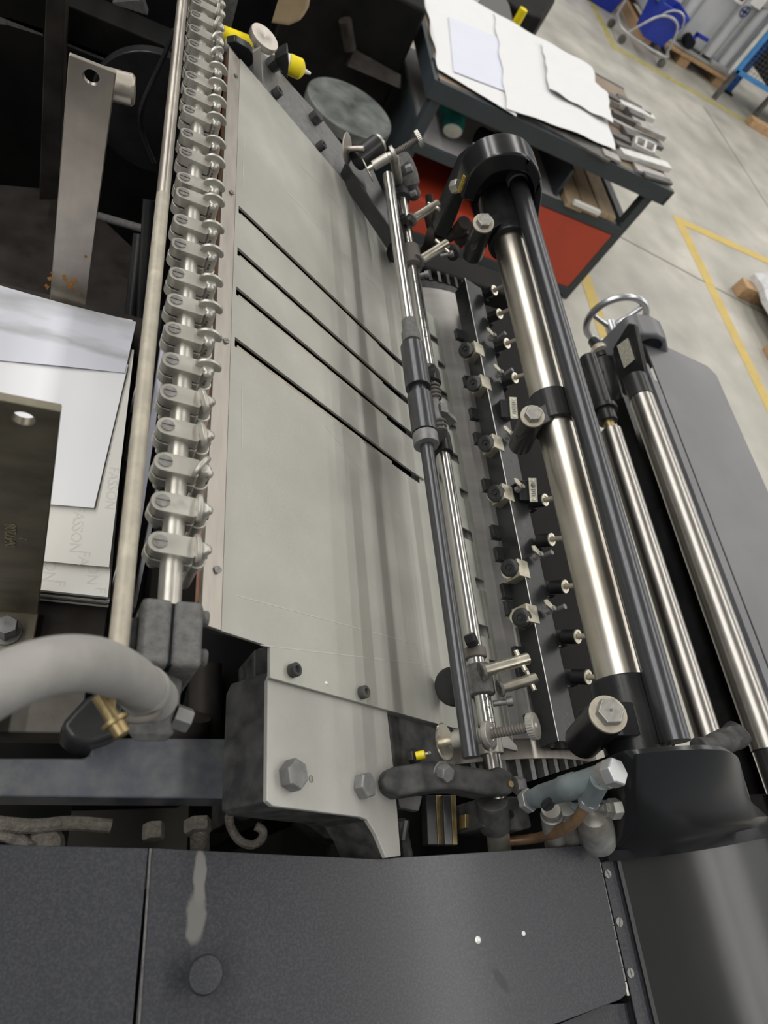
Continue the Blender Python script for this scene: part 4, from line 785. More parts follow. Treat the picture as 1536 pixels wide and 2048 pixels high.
for j, i in cl_:
    x0, x1, y0, y1 = xl[j], xl[j + 1], yl[i], yl[i + 1]
    b.faces.new((lv(x0, y0, 0), lv(x1, y0, 0), lv(x1, y1, 0), lv(x0, y1, 0))); b.faces.new((lv(x0, y1, 1), lv(x1, y1, 1), lv(x1, y0, 1), lv(x0, y0, 1)))
    for (dj, di), (p, q) in (((-1, 0), ((x0, y1), (x0, y0))), ((1, 0), ((x1, y0), (x1, y1))), ((0, -1), ((x0, y0), (x1, y0))), ((0, 1), ((x1, y1), (x0, y1)))):
        if (j + dj, i + di) not in cl_: b.faces.new((lv(*p, 0), lv(*p, 1), lv(*q, 1), lv(*q, 0)))
solo('lay_plate', b, 'tongue', 'greenish grey lay plate with rectangular windows between the feed board and the cylinder', 'lay plate', ang=20)
CX, CR = .60, .20; CZ_ = -.735 - CR
yc0, yc1 = V(1056, 1476, .735).y, V(905, 585, .735).y
cy = thing('impression_cylinder', W(CX, yc0, CZ_ - CR), 'smooth grey impression cylinder with a toothed gear ring at its near end', 'cylinder')
b = BM(); cyl(b, W(CX, yc0, CZ_), W(CX, yc1, CZ_), CR, seg=160); part('drum', b, 'cylinder', cy)
yg = V(1110, 1517, .74).y; b = BM(); cyl(b, W(CX, yg, CZ_), W(CX, yc0, CZ_), CR - .003, seg=160); part('bearer_ring', b, 'strip', cy)
b = BM(); NT = 62; R1 = CR - .006; pr = []
for i in range(NT):
    t = 2 * PI * i / NT; w = 2 * PI / NT
    for dt, r in ((-.27, R1 - .018), (-.16, R1), (.16, R1), (.27, R1 - .018)): pr.append(W(CX + math.sin(t + dt * w) * r, yg - .030, CZ_ + math.cos(t + dt * w) * r))
prism(b, pr, (0, .030, 0)); part('gear_ring', b, 'bolt', cy)
b = BM(); cyl(b, W(CX, yc1, CZ_), W(CX, yc1 + .03, CZ_), CR - .008, seg=120); part('far_bearer', b, 'blackdull', cy)
b = BM(); pr = []
for i in range(NT):
    t = 2 * PI * i / NT; w = 2 * PI / NT
    for dt, r in ((-.27, R1 - .018), (-.16, R1), (.16, R1), (.27, R1 - .018)): pr.append(W(CX + math.sin(t + dt * w) * r, yc1 + .03, CZ_ + math.cos(t + dt * w) * r))
prism(b, pr, (0, .03, 0)); part('far_gear_ring', b, 'black', cy)
# ================================================================ gripper bar
GD = .66; ge0, ge1 = V(1117, 1482, GD), V(930, 556, GD); aG = (ge1 - ge0).normalized()
def onG(v):
    u = 1117 - (1482 - v) * (1117 - 930) / (1482 - 556); p = V(u, v, GD); return ge0 + aG * (p - ge0).dot(aG)
gb = thing('gripper_bar', ge0, 'black square bar carrying rollers, springs and wing nuts over the cylinder', 'gripper bar')
TR = Vector((.93, 0, -.22)).normalized()
b = BM(); prism(b, [ge0, ge0 + TR * .042, ge0 + TR * .042 - UP * .030, ge0 - UP * .036], ge1 - ge0); part('beam', b, 'black', gb, .0006)
b = BM(); n = Vector((-.5, 0, 1)).normalized(); prism(b, [ge0 + n * .0003 - XD * .0006, ge0 + n * .0003 + XD * .0006, ge0 - n * .0006], ge1 - ge0); part('worn_edge', b, 'barlight', gb)
UN = [(932, 700, 953, 699), (947, 767, 966, 766), (972, 887, 994, 886), (992, 987, 1013, 986), (1020, 1136, 1042, 1138), (1043, 1236, 1062, 1228), (912, 622, 932, 622)]
rn = Vector((-.80, -.30, .52)).normalized()
for k, (u, v, u2, v2) in enumerate(UN[:6]):
    c = onG(v2); c = c - aG * .0
    b = BM(); box(b, c + Vector((-.004, 0, -.0105)), (.022, .026, .026), (TR, aG, TR.cross(aG))); blk = part('zinc_block', b, 'zinc', gb, .0012)
    b = BM(); cyl(b, c + Vector((-.014, 0, -.014)), c + Vector((-.014, 0, -.014)) + rn * .008, .009, seg=24); part('roller_seat', b, 'zinc', blk)
    p = V(u, v, GD + .006); b = BM(); lathe(b, p - rn * .006, rn, [(0, .009), (.001, .0125), (.0045, .0132), (.008, .0125), (.0095, .009), (.0095, .0055), (.008, .005), (.008, .0025), (.011, .002), (.011, 0)], 30); part('black_roller', b, 'black', blk)
FIN = [(905, 640), (920, 735), (938, 800), (955, 850), (966, 945), (985, 1040), (998, 1085), (1010, 1160), (1030, 1195), (1040, 1290), (1060, 1330), (1068, 1430)]
for u, v in FIN:
    c = onG(v) + Vector((-.004, 0, -.040)); b = BM(); box(b, c, (.016, .022, .008)); box(b, c + Vector((-.008, -.010, .003)), (.0012, .0012, .018)); box(b, c + Vector((-.008, 0, -.003)), (.0012, .022, .0012)); part('gripper_finger', b, 'black', gb, .0006)
PL = [(988, 581), (998, 628), (1013, 687), (1029, 756), (1089, 1000), (1102, 1079), (1129, 1173), (1154, 1273), (1175, 1354)]
pn = Vector((.32, -.30, .90)).normalized()
for u, v in PL:
    p = V(u, v, GD - .012); b = BM(); lathe(b, p - pn * .020, pn, [(0, .010), (.001, .0098), (.019, .0098), (.020, .0088)], 6 if v < 800 else 24); box(b, p - pn * .022 - UP * .008, (.02, .02, .012), (XD, aG, XD.cross(aG))); bd = part('plunger_body', b, 'black', gb, .0008)
    b = BM(); lathe(b, p, pn, [(0, .0080), (.0004, .0092), (.0018, .0092), (.0018, .0056), (.0004, .0054), (.0004, 0)], 30); part('washer_face', b, 'washer', bd)
    b = BM(); cyl(b, p, p + pn * .034, .0036, seg=14); part('pin', b, 'rod', bd)
    q = p - pn * .022 - Vector((.002, .006, .004)); b = BM(); tube(b, helix(q, q - pn * .020, .0058, 5, 10), .0010, 6); part('spring', b, 'bolt', bd)
for u, v in ((982, 676), (996, 749), (1016, 873), (1037, 978), (1073, 1113), (1098, 1221)):
    p = V(u, v, GD - .004); n = (UP + XD * .25).normalized(); b = BM(); hexa(b, p - n * .004, n, .0055, .007); lathe(b, p + n * .002, n, [(0, .0035), (.008, .0035), (.009, .002)], 14); wn = part('lock_nut', b, 'bolt', gb)
    q = p + n * .006; w = (V(u - 14, v - 20, GD - .012) - q); w = (w - n * w.dot(n)).normalized(); s = n.cross(w); b = BM()
    prism(b, [q + s * .004, q + w * .014 + s * .0052, q + w * .019, q + w * .014 - s * .0052, q - s * .004, q - w * .004], n * .0022); part('lever', b, 'zinc', wn, .0006)
    p2 = V(u + 18, v - 2, GD - .006); b = BM(); cyl(b, p2 - n * .004, p2 + n * .012, .0040, seg=14, ch=.0005); part('stud', b, 'bolt', wn)
for u, v in ((1027, 816), (1066, 980)):
    p = V(u, v, GD - .014); n = Vector((-.3, -.35, 1)).normalized(); a, c = ortho(n, aG); b = BM(); box(b, p, (.036, .012, .002), (a, c, n)); pl = part('maker_plate', b, 'plate_label', gb, .0004)
    for s in (-1, 1): b = BM(); lathe(b, p + a * .014 * s + n * .001, n, [(0, .0024), (.0012, .0018), (.0014, 0)], 14); part('plate_rivet', b, 'barlight', pl)
    b = BM()
    for k in range(7): box(b, p + a * (-.009 + k * .003) + n * .0011, (.0016, .005 + .002 * (k % 2), .0002), (a, c, n))
    part('stamped_code', b, 'mark', pl); b = BM(); box(b, p - n * .012 + c * .010, (.03, .02, .02), (a, c, n)); part('plate_block', b, 'black', pl, .001)
b = BM(); bx(b, W(.606, ge0.y + .005, -.732), W(.80, ge1.y, -.70)); solo('masking_plate', b, 'pit', 'added black plate hiding the bright drum behind the gripper bar, under the chrome tube', 'cover', bevel=.002)  # plate added to black out the drum, which shows too bright here
# ================================================================ chrome stretcher tube and its black clamps
TD, TRr = .535, .0252
t0, t1 = V(1238, 1352, TD), V(1019, 486, TD); aT = (t1 - t0).normalized()
def onT(v):
    u = 1238 - (1352 - v) * (1238 - 1019) / (1352 - 486); p = V(u, v, TD); return t0 + aT * (p - t0).dot(aT)
ct = thing('chrome_tube', t0, 'thick worn chrome tube held by three black clamps, running the length of the press', 'tube')
b = BM(); cyl(b, onT(1375), onT(470), TRr, seg=72); part('tube_shell', b, 'chrome', ct)
def clampT(va, vb, r, name, boltp, bd_, botp, nr):
    L_ = (onT(vb) - onT(va)).length; b = BM(); lathe(b, onT(va), aT, [(0, TRr), (0, r - .002), (.002, r), (L_ - .002, r), (L_, r - .002), (L_, TRr)], 56); p = V(*boltp, bd_); q = V(*botp, bd_ + .075); n = (p - q).normalized()
    cyl(b, q, p - n * .002, nr, seg=32); m_ = onT((va + vb) / 2); prism(b, [p - n * .012 + aT * nr * .9, p - n * .012 - aT * nr * .9, m_ - aT * nr * .9 + UP * r * .72, m_ + aT * nr * .9 + UP * r * .72], -UP * .035)
    o = part(name, b, 'black', ct, .0015); b = BM(); lathe(b, p - n * .002, n, [(0, nr * .97), (.0025, nr * .97), (.003, nr * .9), (.003, 0)], 32); part('bolt_washer', b, 'rod', o)
    b = BM(); hexa(b, p + n * .001, n, nr * .72, .009, None, .5); part('clamp_bolt', b, 'boltbright', o, .0006); return o, p, n, nr
oN, pN, nN, rN = clampT(1535, 1362, .0334, 'near_clamp', (1216, 1428), .488, (1165, 1482), .0185)
part('stamped_letters', text_bm('88', .0045, pN + nN * .0102 + UP * .0, XD, YD, .0001), 'mark', oN)
clampT(858, 800, .0314, 'middle_clamp', (1065, 832), .513, (1040, 890), .0158)
clampT(490, 400, .0345, 'far_clamp', (967, 446), .508, (945, 510), .0168)
# dark tie rod in front of it
RDp = .49; q0, q1 = V(1352, 1488, RDp), V(1033, 356, RDp); aR = (q1 - q0).normalized()
tr_ = thing('tie_rod', q0, 'dark worn tie rod running along the outer side of the chrome tube', 'rod')
b = BM(); cyl(b, q0 + aR * .002, q1 + aR * .03, .0147, seg=40); part('bar', b, 'shaft', tr_)
p = q1 - aR * .004; b = BM(); lathe(b, p - aR * .012, aR, [(0, .0150), (.001, .0175), (.02, .019), (.022, .016)], 36); part('end_collar', b, 'bolt', tr_, .0008)
# far end arch
yf = .975
fa = thing('far_arch', VY(1010, 460, yf), 'thick horseshoe-shaped guard around the far ends of the chrome tube and tie rod', 'guard')
outer = [(922, 398), (938, 352), (965, 322), (1000, 308), (1035, 307), (1062, 318), (1080, 345), (1085, 385), (1078, 440), (1068, 520)]
inner = [(1052, 520), (1062, 440), (1068, 390), (1062, 360), (1045, 346), (1015, 343), (985, 352), (962, 374), (948, 405)]
so = smooth([VY(u, v, yf) for u, v in outer], 5); si = smooth([VY(u, v, yf) for u, v in inner], 5)
b = BM(); A_ = [b.verts.new(p) for p in so]; B_ = [b.verts.new(p + YD * .055) for p in so]
n_ = len(so); I_ = [b.verts.new(si[::-1][min(len(si) - 1, round(i * (len(si) - 1) / (n_ - 1)))]) for i in range(n_)]; J_ = [b.verts.new(v_.co + YD * .055) for v_ in I_]
for i in range(n_ - 1):
    for P_, Q_ in ((A_, B_), (B_, J_), (J_, I_), (I_, A_)): b.faces.new((P_[i], P_[i + 1], Q_[i + 1], Q_[i]))
for i in (0, n_ - 1): b.faces.new((A_[i], B_[i], J_[i], I_[i]))
bmesh.ops.remove_doubles(b, verts=b.verts, dist=1e-5); part('arch', b, 'hood', fa, .004)
b = BM(); prism(b, [p + YD * .045 for p in si], (0, .006, 0)); part('back_wall', b, 'black', fa)
b = BM(); prism(b, [VY(u, v, yf + .05) for u, v in ((868, 470), (925, 345), (955, 318), (985, 318), (940, 372), (895, 480))], (0, .05, 0)); part('side_cheek', b, 'black', fa, .004)
b = BM(); prism(b, [VY(u, v, yf - .002) for u, v in ((916, 385), (927, 352), (931, 354), (921, 386))], (0, .004, 0)); part('gold_label', b, 'goldlabel', fa)
b = BM(); hexa(b, VY(906, 375, yf + .03), (.3, -.5, .8), .011, .014); part('cheek_bolt', b, 'nickel', fa, .0006)
ln = thing('linkage', VY(905, 470, 1.050), 'brownish black lever linkage below the far arch', 'lever')
b = BM(); q = VY(872, 470, 1.06); tube(b, [q, q - UP * .14], .012, 12); tube(b, smooth([VY(858, 388, 1.100), VY(862, 430, 1.080), VY(872, 470, 1.060)], 4), [.007] * 4 + [.013] * 4 + [.016], 14); tube(b, smooth([VY(855, 475, 1.050), VY(880, 478, 1.040), VY(912, 465, 1.030), VY(930, 445, 1.020)], 4), [.019] * 4 + [.011] * 5 + [.013] * 4, 14); part('lever_arm', b, 'pitbrown', ln)
for u, v, r in ((923, 478, .0135), (906, 511, .011)): b = BM(); lathe(b, VY(u, v - 12, 1.05), VY(u, v, 1.02) - VY(u, v - 12, 1.05), [(0, r), (.03, r), (.032, r * .7), (.034, 0)], 24); part('pivot_pin', b, 'pitbrown', ln)
# ================================================================ delivery: rollers, cover, hand wheel
for k, (d, u0, v0, u1, v1, r, lab) in enumerate(((.70, 1419, 1482, 1222, 862, .0185, 'inner steel delivery roller with a bright stripe, next to the tie rod'), (.68, 1536, 1500, 1283, 797, .0225, 'outer steel delivery roller beside the grey delivery cover'))):
    p, q = V(u0, v0, d), V(u1, v1, d); n = (q - p).normalized(); t = thing('delivery_roller', p, lab, 'roller', 'steel delivery rollers')
    b = BM(); cyl(b, p, q, r, seg=56, ch=.001); part('roller_shell', b, 'roller', t)
    b = BM(); cyl(b, q, q + n * .05, r * .55 if k == 0 else r * 1.04, seg=32); part('far_journal', b, 'brass' if k == 0 else 'black', t)
    b = BM(); cyl(b, p, p - n * .06, r * .8 if k == 0 else r * .9, seg=32); part('near_journal', b, 'chrome' if k == 0 else 'black', t)
    if k == 0: b = BM(); cyl(b, q + n * .02, q + n * .18, r * .95, seg=28); lathe(b, q + n * .045, n, [(0, .024), (.01, .024)], 28); part('bearing_sleeve', b, 'black', t, .001)
DD = .68
b = BM(); bx(b, W(.835, .06, -2.1), W(1.26, .10, -.735)); solo('delivery_side_plate', b, 'pit', 'black side plate of the delivery below the near ends of the two rollers', 'side plate', bevel=.004)
dc = thing('delivery_cover', W(1.12, .4, -DD), 'large dark grey delivery cover plate with a cowl at its far end', 'cover')
xl_, xr_ = 1.515 * DD, 1.822 * DD; yE = V(1425, 735, DD).y
b = BM(); prism(b, [W(xl_ + .004, -.5, -DD), W(xr_, -.5, -DD), W(xr_, yE - .02, -DD), W(xr_ - .02, yE, -DD), W(xl_ + .004, yE + .03, -DD)], (0, 0, -.004)); part('top_plate', b, 'delivery', dc, .001)
b = BM(); bx(b, W(xl_ - .021, -.5, -DD - .03), W(xl_ - .0125, yE - .06, -DD + .002)); bx(b, W(xl_ - .0125, -.5, -DD - .008), W(xl_ - .001, V(1322, 764, DD).y, -DD + .0005)); part('inner_rail', b, 'delivery', dc, .001)
b = BM(); bx(b, W(xr_ - .012, -.5, -DD - .16), W(xr_ - .008, yE - .02, -DD - .002)); part('outer_skirt', b, 'delivery', dc)
b = BM(); prof = [(xl_ - .045, -.16), (xl_ - .045, .010), (xl_ - .030, .026), (xl_ + .005, .034), (xl_ + .035, .030), (xl_ + .058, .012), (xl_ + .075, -.001), (xl_ + .075, -.16)]
prism(b, [W(x, V(1318, 700, DD).y, -DD + z) for x, z in prof], (0, V(1290, 640, DD - .03).y - V(1318, 700, DD).y + .02, 0)); part('cowl', b, 'delivery', dc, .008)
b = BM(); yq = V(1318, 700, DD).y; prism(b, [W(xl_ - .012 + .052 * (.5 + .5 * math.cos(t)), yq - .0015, -DD + .004 + .020 * math.sin(t)) for t in [PI * i / 14 for i in range(15)]], (0, .0025, 0)); part('finger_opening', b, 'cloth', dc)
b = BM(); q = [VX(u, v, xl_ - .0485) for u, v in ((1235, 692), (1256, 676), (1270, 719), (1249, 737))]; prism(b, q, (-.0015, 0, 0)); part('maker_plate', b, 'plate_label', dc)
b = BM(); prism(b, [VX(u, v, xl_ - .047) for u, v in ((1224, 697), (1256, 645), (1270, 648), (1290, 745), (1280, 800), (1245, 790))], (.012, 0, 0)); part('end_housing', b, 'black', dc, .004)
hw = thing('hand_wheel', VY(1222, 652, 1.16), 'silver grey three-spoke hand wheel at the far end of the delivery cover', 'hand wheel')
hc = VY(1232, 640, 1.16); R1_ = (VY(1300, 622, 1.16) - VY(1166, 655, 1.16)).length / 2; hub = VY(1222, 653, 1.145)
b = BM(); torus(b, hc, YD, R1_ - .008, .0085, 64, 16); part('rim', b, 'handwheel', hw)
for tdeg in (62, 185, 300):
    t = math.radians(tdeg); e = hc + Vector((math.cos(t), 0, math.sin(t))) * (R1_ - .01); b = BM(); tube(b, smooth([hub, hub.lerp(e, .4) - YD * .004, e], 6), [.0075] * 6 + [.0065] * 6 + [.006], 12); part('spoke', b, 'handwheel', hw)
b = BM(); cyl(b, hub - YD * .03, hub + YD * .012, .014, seg=28, ch=.002); part('hub', b, 'handwheel', hw)
b = BM(); tube(b, [VY(1186, 682, 1.10), VY(1200, 700, 1.06), VY(1212, 725, 1.0)], [.012, .014, .014], 18); part('drive_shaft', b, 'black', hw)
gx = thing('drive_housing', VY(1230, 720, 1.0), 'black shaft housing with a cream collar behind the tie rod, near the hand wheel', 'housing')
b = BM(); tube(b, [VY(1200, 720, .98), VY(1216, 775, .92), VY(1222, 800, .9)], .026, 24); tube(b, [VY(1180, 745, .95), VY(1190, 790, .92)], .03, 18); part('body', b, 'black', gx, .002)
b = BM(); p = VY(1203, 708, 1.0); lathe(b, p, VY(1196, 694, 1.03) - p, [(0, .020), (.012, .021), (.02, .018), (.03, .010)], 26); part('cream_collar', b, 'washer', gx)
b = BM(); lathe(b, VY(1206, 722, .985), VY(1200, 708, 1.01) - VY(1206, 722, .985), [(0, .019), (.02, .019)], 24); part('nut', b, 'black', gx)
b = BM(); bx(b, W(1.338 * .82, -.4, -.86), W(1.358 * .82, 1.1, -.82)); solo('delivery_rail', b, 'black', 'black rail seen between the two delivery rollers', 'rail')
# ================================================================ near end castings and covers
hd = thing('side_casting', W(.61, .08, -.70), 'large rounded black casting holding the near ends of the chrome tube and tie rod', 'casting')
RA = [VY(u, v, .105) for u, v in ((1215, 1514), (1250, 1502), (1310, 1495), (1390, 1490), (1440, 1493), (1465, 1507), (1480, 1530))]
RB = [V(u, v, d) for u, v, d in ((1204, 1600, .59), (1250, 1590, .52), (1310, 1585, .495), (1390, 1580, .485), (1450, 1580, .49), (1485, 1585, .515), (1503, 1605, .585))]
RC = [V(u, v, d) for u, v, d in ((1192, 1685, .62), (1240, 1690, .585), (1300, 1686, .565), (1380, 1676, .555), (1450, 1660, .56), (1500, 1648, .585), (1536, 1640, .65))]
RE = [V(u, v, d) for u, v, d in ((1194, 1698, .63), (1240, 1700, .60), (1300, 1695, .585), (1380, 1685, .58), (1450, 1670, .585), (1503, 1657, .61), (1542, 1650, .67))]
RG = [V(u, v, d) for u, v, d in ((1196, 1723, .622), (1250, 1720, .605), (1310, 1713, .596), (1400, 1700, .592), (1460, 1690, .60), (1510, 1680, .625), (1552, 1672, .68))]
def lowrow(r, dz=.10): return [Vector((p.x, p.y, 2.1 - .80)) for p in r]
b = BM(); rows = [lowrow(RA)] + [RA] + [RA[i].lerp(RB[i], .12) + UP * (.006 if 0 < i < 6 else .0) for i in range(7)].__class__([[RA[i].lerp(RB[i], .12) + UP * (.005 if 0 < i < 6 else 0) for i in range(7)]]) + [RB, RB_ := [RB[i].lerp(RC[i], .8) + UP * .004 for i in range(7)], RC, RE, RG, lowrow(RG)]
rows = [smooth(r, 5) for r in rows]; vs_ = [[b.verts.new(p) for p in r] for r in rows]
for r0, r1 in zip(vs_, vs_[1:]):
    for i in range(len(r0) - 1): b.faces.new((r0[i], r0[i + 1], r1[i + 1], r1[i]))
part('shell', b, 'hood', hd, .004, 50)
b = BM(); tube(b, smooth([V(1395, 1492, .56), V(1430, 1490, .57), V(1462, 1478, .575), V(1480, 1462, .57)], 4), [.010] * 4 + [.014] * 5 + [.016] * 4, 14); prism(b, [V(u, v, .565) for u, v in ((1438, 1462), (1462, 1450), (1486, 1462), (1488, 1478), (1440, 1480))], (0, 0, -.02)); part('hooked_lug', b, 'blackdull', hd, .002)
CD = .62
dv = thing('drive_cover', W(.66, -.1, -.80), 'black curved drive cover with soft light stripes at the lower right', 'cover')
pr = [V(u, v, d) for u, v, d in ((1197, 1724, .626), (1228, 1723, .626), (1234, 1722, .619), (1241, 1721, .6265), (1290, 1715, .6263), (1340, 1709, .6263), (1390, 1702, .6275), (1440, 1694, .632), (1490, 1684, .643), (1530, 1676, .664), (1560, 1670, .70))]
pr = pr[:4] + smooth(pr[3:], 7)[1:]; pr.append(Vector((pr[-1].x + .01, pr[-1].y, 2.1 - .9))); b = BM()
r0 = [b.verts.new(p) for p in pr]; r1 = [b.verts.new(Vector((p.x, -.40, p.z))) for p in pr]
for i in range(len(pr) - 1): b.faces.new((r0[i], r0[i + 1], r1[i + 1], r1[i]))
lo0 = b.verts.new((pr[0].x, pr[0].y, pr[-1].z)); lo1 = b.verts.new((pr[0].x, -.40, pr[-1].z)); b.faces.new(r0 + [lo0]); b.faces.new((r1 + [lo1])[::-1]); b.faces.new((r0[0], r1[0], lo1, lo0)); b.faces.new((r0[-1], lo0, lo1, r1[-1]))
part('curved_shell', b, 'hood', dv, 0, 30)
fz = V(1212, 1724, .6245).z; b = BM(); prism(b, [Vector((pr[0].x + .0015, pr[1].y, fz)), Vector((pr[1].x + .001, pr[1].y, fz)), Vector((pr[1].x + .001, -.40, fz)), Vector((pr[0].x + .0015, -.40, fz))], (0, 0, .0012)); part('hinge_flange', b, 'cover', dv)
for u, v in ((1214, 1748), (1237, 1844), (1259, 1946)):
    b = BM(); dhead(b, V(u, v, CD + .0035), UP, .0042, .0018, random.random() * 3, slot=.2); part('slotted_screw', b, 'screw', dv)
for ch, u, v in (('6', 1247, 1890), ('3', 1251, 1903)):
    part('painted_number', text_bm(ch, .0085, V(u, v, CD + .0035), YD, -XD, .0001), 'black', dv)
b = BM(); q = V(1443, 1996, .655); lathe(b, q - UP * .002, (.3, 0, 1), [(0, .006), (.004, .0055), (.005, 0)], 20); part('button', b, 'cover', dv)
lid = thing('hinged_lid', V(980, 1850, CD + .01), 'dark grey hinged lid with two white rivets at the lower middle', 'lid')
fold = [V(750, 1718, CD), V(792, 2070, CD)]; HT = .003
def lidp(pts, th=HT): b = BM(); prism(b, pts, (0, 0, -th)); return b
L0 = [V(303, 1696, CD + .001), V(750, 1718, CD), V(800, 2160, CD), V(262, 2160, CD + .001)]
R0 = [V(750, 1718, CD), V(1180, 1690, CD - .004), V(1191, 1697, CD - .004), V(1200, 1722, CD - .004), V(1253, 1975, CD - .004), V(1252, 1990, CD - .004), V(1240, 2000, CD - .004), V(1118, 2046, CD - .002), V(1000, 2085, CD), V(800, 2160, CD)]
b = BM(); vl = [b.verts.new(p) for p in L0]; dn_ = [b.verts.new(p - UP * HT) for p in L0]
vr = [vl[1]] + [b.verts.new(p) for p in R0[1:-1]] + [vl[2]]; dr_ = [dn_[1]] + [b.verts.new(p - UP * HT) for p in R0[1:-1]] + [dn_[2]]
b.faces.new(vl); b.faces.new(dn_[::-1]); b.faces.new(vr[::-1]); b.faces.new(dr_)
loop = [(vl[0], vl[1], dn_[1], dn_[0]), (vl[3], vl[0], dn_[0], dn_[3]), (vl[2], vl[3], dn_[3], dn_[2])]
for f in loop: b.faces.new(f)
for i in range(len(vr) - 1): b.faces.new((vr[i], vr[i + 1], dr_[i + 1], dr_[i]))
part('sheet', b, 'lid', lid, .0007, 1)
for u, v in ((955, 1880), (1045, 1867)):
    b = BM(); lathe(b, V(u, v, CD - .0005), UP, [(0, .0033), (.0012, .0030), (.0022, .0016), (.0024, 0)], 20); part('rivet', b, 'rivet', lid)
hg = [V(1197, 1722, CD - .001), V(1256, 1992, CD - .001)]; n = (hg[1] - hg[0]).normalized(); Lh = (hg[1] - hg[0]).length
for k in range(10):
    b = BM(); cyl(b, hg[0] + n * (Lh * k / 10 + .0004), hg[0] + n * (Lh * (k + 1) / 10 - .0004), .0016, seg=12); part('hinge_knuckle', b, 'nickel' if k in (0, 9) else 'bolt', lid)
b = BM(); p = V(424, 1930, CD - .004); lathe(b, V(398, 1948, CD), UP, [(0, .008), (.012, .0075), (.012, .0095), (.016, .0125), (.021, .0130), (.0235, .0118), (.024, 0)], 40); part('round_knob', b, 'cover', lid, .0004)
b = BM(); prism(b, [V(-120, 1686, CD), V(297, 1696, CD + .001), V(254, 2180, CD + .001), V(-120, 2180, CD)], (0, 0, -.004)); solo('plain_cover', b, 'cover', 'plain dark grey panel at the lower left corner, beside the lid with the round knob', 'panel', bevel=.001)
b = BM(); p, q = V(301, 1697, CD + .0005), V(276, 2080, CD + .0005); tube(b, [p, q], .0010, 8); solo('seam_strip', b, 'castgrey', 'thin pale strip in the joint between the lower left panel and the lid', 'strip')
b = BM(); bx(b, W(-.30, -.42, -2.1), W(.555, .022, -.68)); solo('press_substructure', b, 'pit', 'black lower press frame under the front lid and panels', 'frame')
b = BM(); prism(b, [V(1110, 2052, CD + .01), V(1210, 2010, CD + .01), V(1270, 2005, CD + .012), V(1300, 2120, CD + .012), V(1100, 2120, CD + .01)], (0, 0, -.004)); solo('corner_plate', b, 'cover', 'small dark panel below the lower right corner of the hinged lid', 'panel')
# left casting with raised step
LD = .625
lc = thing('left_casting', V(240, 1540, LD + .1), 'blue-black painted casting with a raised step at the left, above the front lid', 'casting')
topo = [(-120, 1516), (168, 1516), (180, 1508), (186, 1482), (196, 1474), (478, 1477), (486, 1484), (484, 1598), (470, 1598), (240, 1596), (-120, 1592)]
b = BM(); prism(b, [V(u, v, LD) for u, v in topo], (0, 0, -.04)); part('top_body', b, 'cast', lc, .003)
b = BM(); prism(b, [V(u, v, LD + .001) for u, v in ((485, 1484), (508, 1492), (512, 1612), (486, 1608))], (0, 0, -.05)); part('end_face', b, 'zinc' if False else 'steel', lc, .002)
b = BM(); prism(b, [V(u, v, LD + .012) for u, v in ((508, 1300), (536, 1290), (536, 1620), (506, 1616))], (0, 0, -.16)); prism(b, [V(u, v, LD + .05) for u, v in ((480, 1390), (512, 1380), (512, 1500), (478, 1496))], (0, 0, -.1)); part('upright_web', b, 'blackdull', lc, .002)
b = BM(); prism(b, [V(u, v, LD + .07) for u, v in ((405, 1262), (540, 1290), (530, 1480), (350, 1480))], (0, 0, -.01)); part('inner_floor', b, 'pit', lc)
b = BM(); tube(b, [V(375, 1430, LD + .03), V(360, 1490, LD + .045)], .022, 20); tube(b, [V(412, 1330, LD + .05), V(408, 1490, LD + .06)], .016, 16); part('pivot_post', b, 'pitbrown', lc)
b = BM(); prism(b, [V(u, v, .60) for u, v in ((118, 1450), (170, 1395), (215, 1370), (260, 1390), (240, 1470), (180, 1490), (140, 1480))], (0, 0, -.05)); part('pivot_bracket', b, 'black', lc, .006)
# bits in the gap between the castings and the lid
GP = .70
b = BM(); bolt(b, V(395, 1640, GP), (0, -1, .25), .013, .012); cyl(b, V(400, 1640, GP) - YD * .005, V(400, 1700, GP + .02), .009, seg=18); solo('threaded_bolt', b, 'fluff', 'dusty hex bolt with a threaded shank above the lid knob', 'bolt', bevel=.0006)
b = BM(); hexa(b, V(308, 1648, GP), (0, -1, .2), .010, .014); solo('small_nut', b, 'fluff', 'small dusty nut left of the threaded bolt', 'nut', bevel=.0006)
b = BM(); tube(b, smooth([V(458, 1632, GP - .01), V(462, 1655, GP), V(478, 1680, GP), V(502, 1690, GP), V(522, 1680, GP), V(526, 1662, GP), V(512, 1652, GP)], 5), .0042, 10); solo('frayed_cable', b, 'fluff', 'dust-covered curled cable end in the gap above the lid', 'cable')
b = BM(); tube(b, smooth([V(-60, 1640, GP), V(60, 1652, GP), V(140, 1646, GP), V(222, 1652, GP)], 5), .006, 10); solo('dusty_cable', b, 'fluff', 'straight dust-covered cable in the gap at the far left', 'cable')
b = BM(); tube(b, smooth([V(-40, 1660, GP + .02), V(10, 1668, GP + .01), V(40, 1680, GP + .01), V(60, 1700, GP)], 5), .006, 10); lathe(b, V(90, 1692, GP + .01), UP, [(0, .016), (.008, .012), (.01, 0)], 18); solo('dusty_pipe', b, 'fluff', 'dusty pipe and fitting behind the lower left panel', 'pipe')
b = BM(); prism(b, [V(u, v, GP) for u, v in ((600, 1640), (700, 1648), (735, 1662), (735, 1690), (650, 1676))], (0, 0, -.03)); solo('inner_bracket', b, 'blackdull', 'black inner bracket under the side plate', 'bracket', bevel=.002)
b = BM(); lathe(b, V(718, 1655, GP - .012), UP, [(0, .008), (.004, .007), (.006, .003), (.0065, 0)], 16); solo('grease_blob', b, 'amber', 'amber blob of old grease on the inner bracket under the side plate', 'grease')
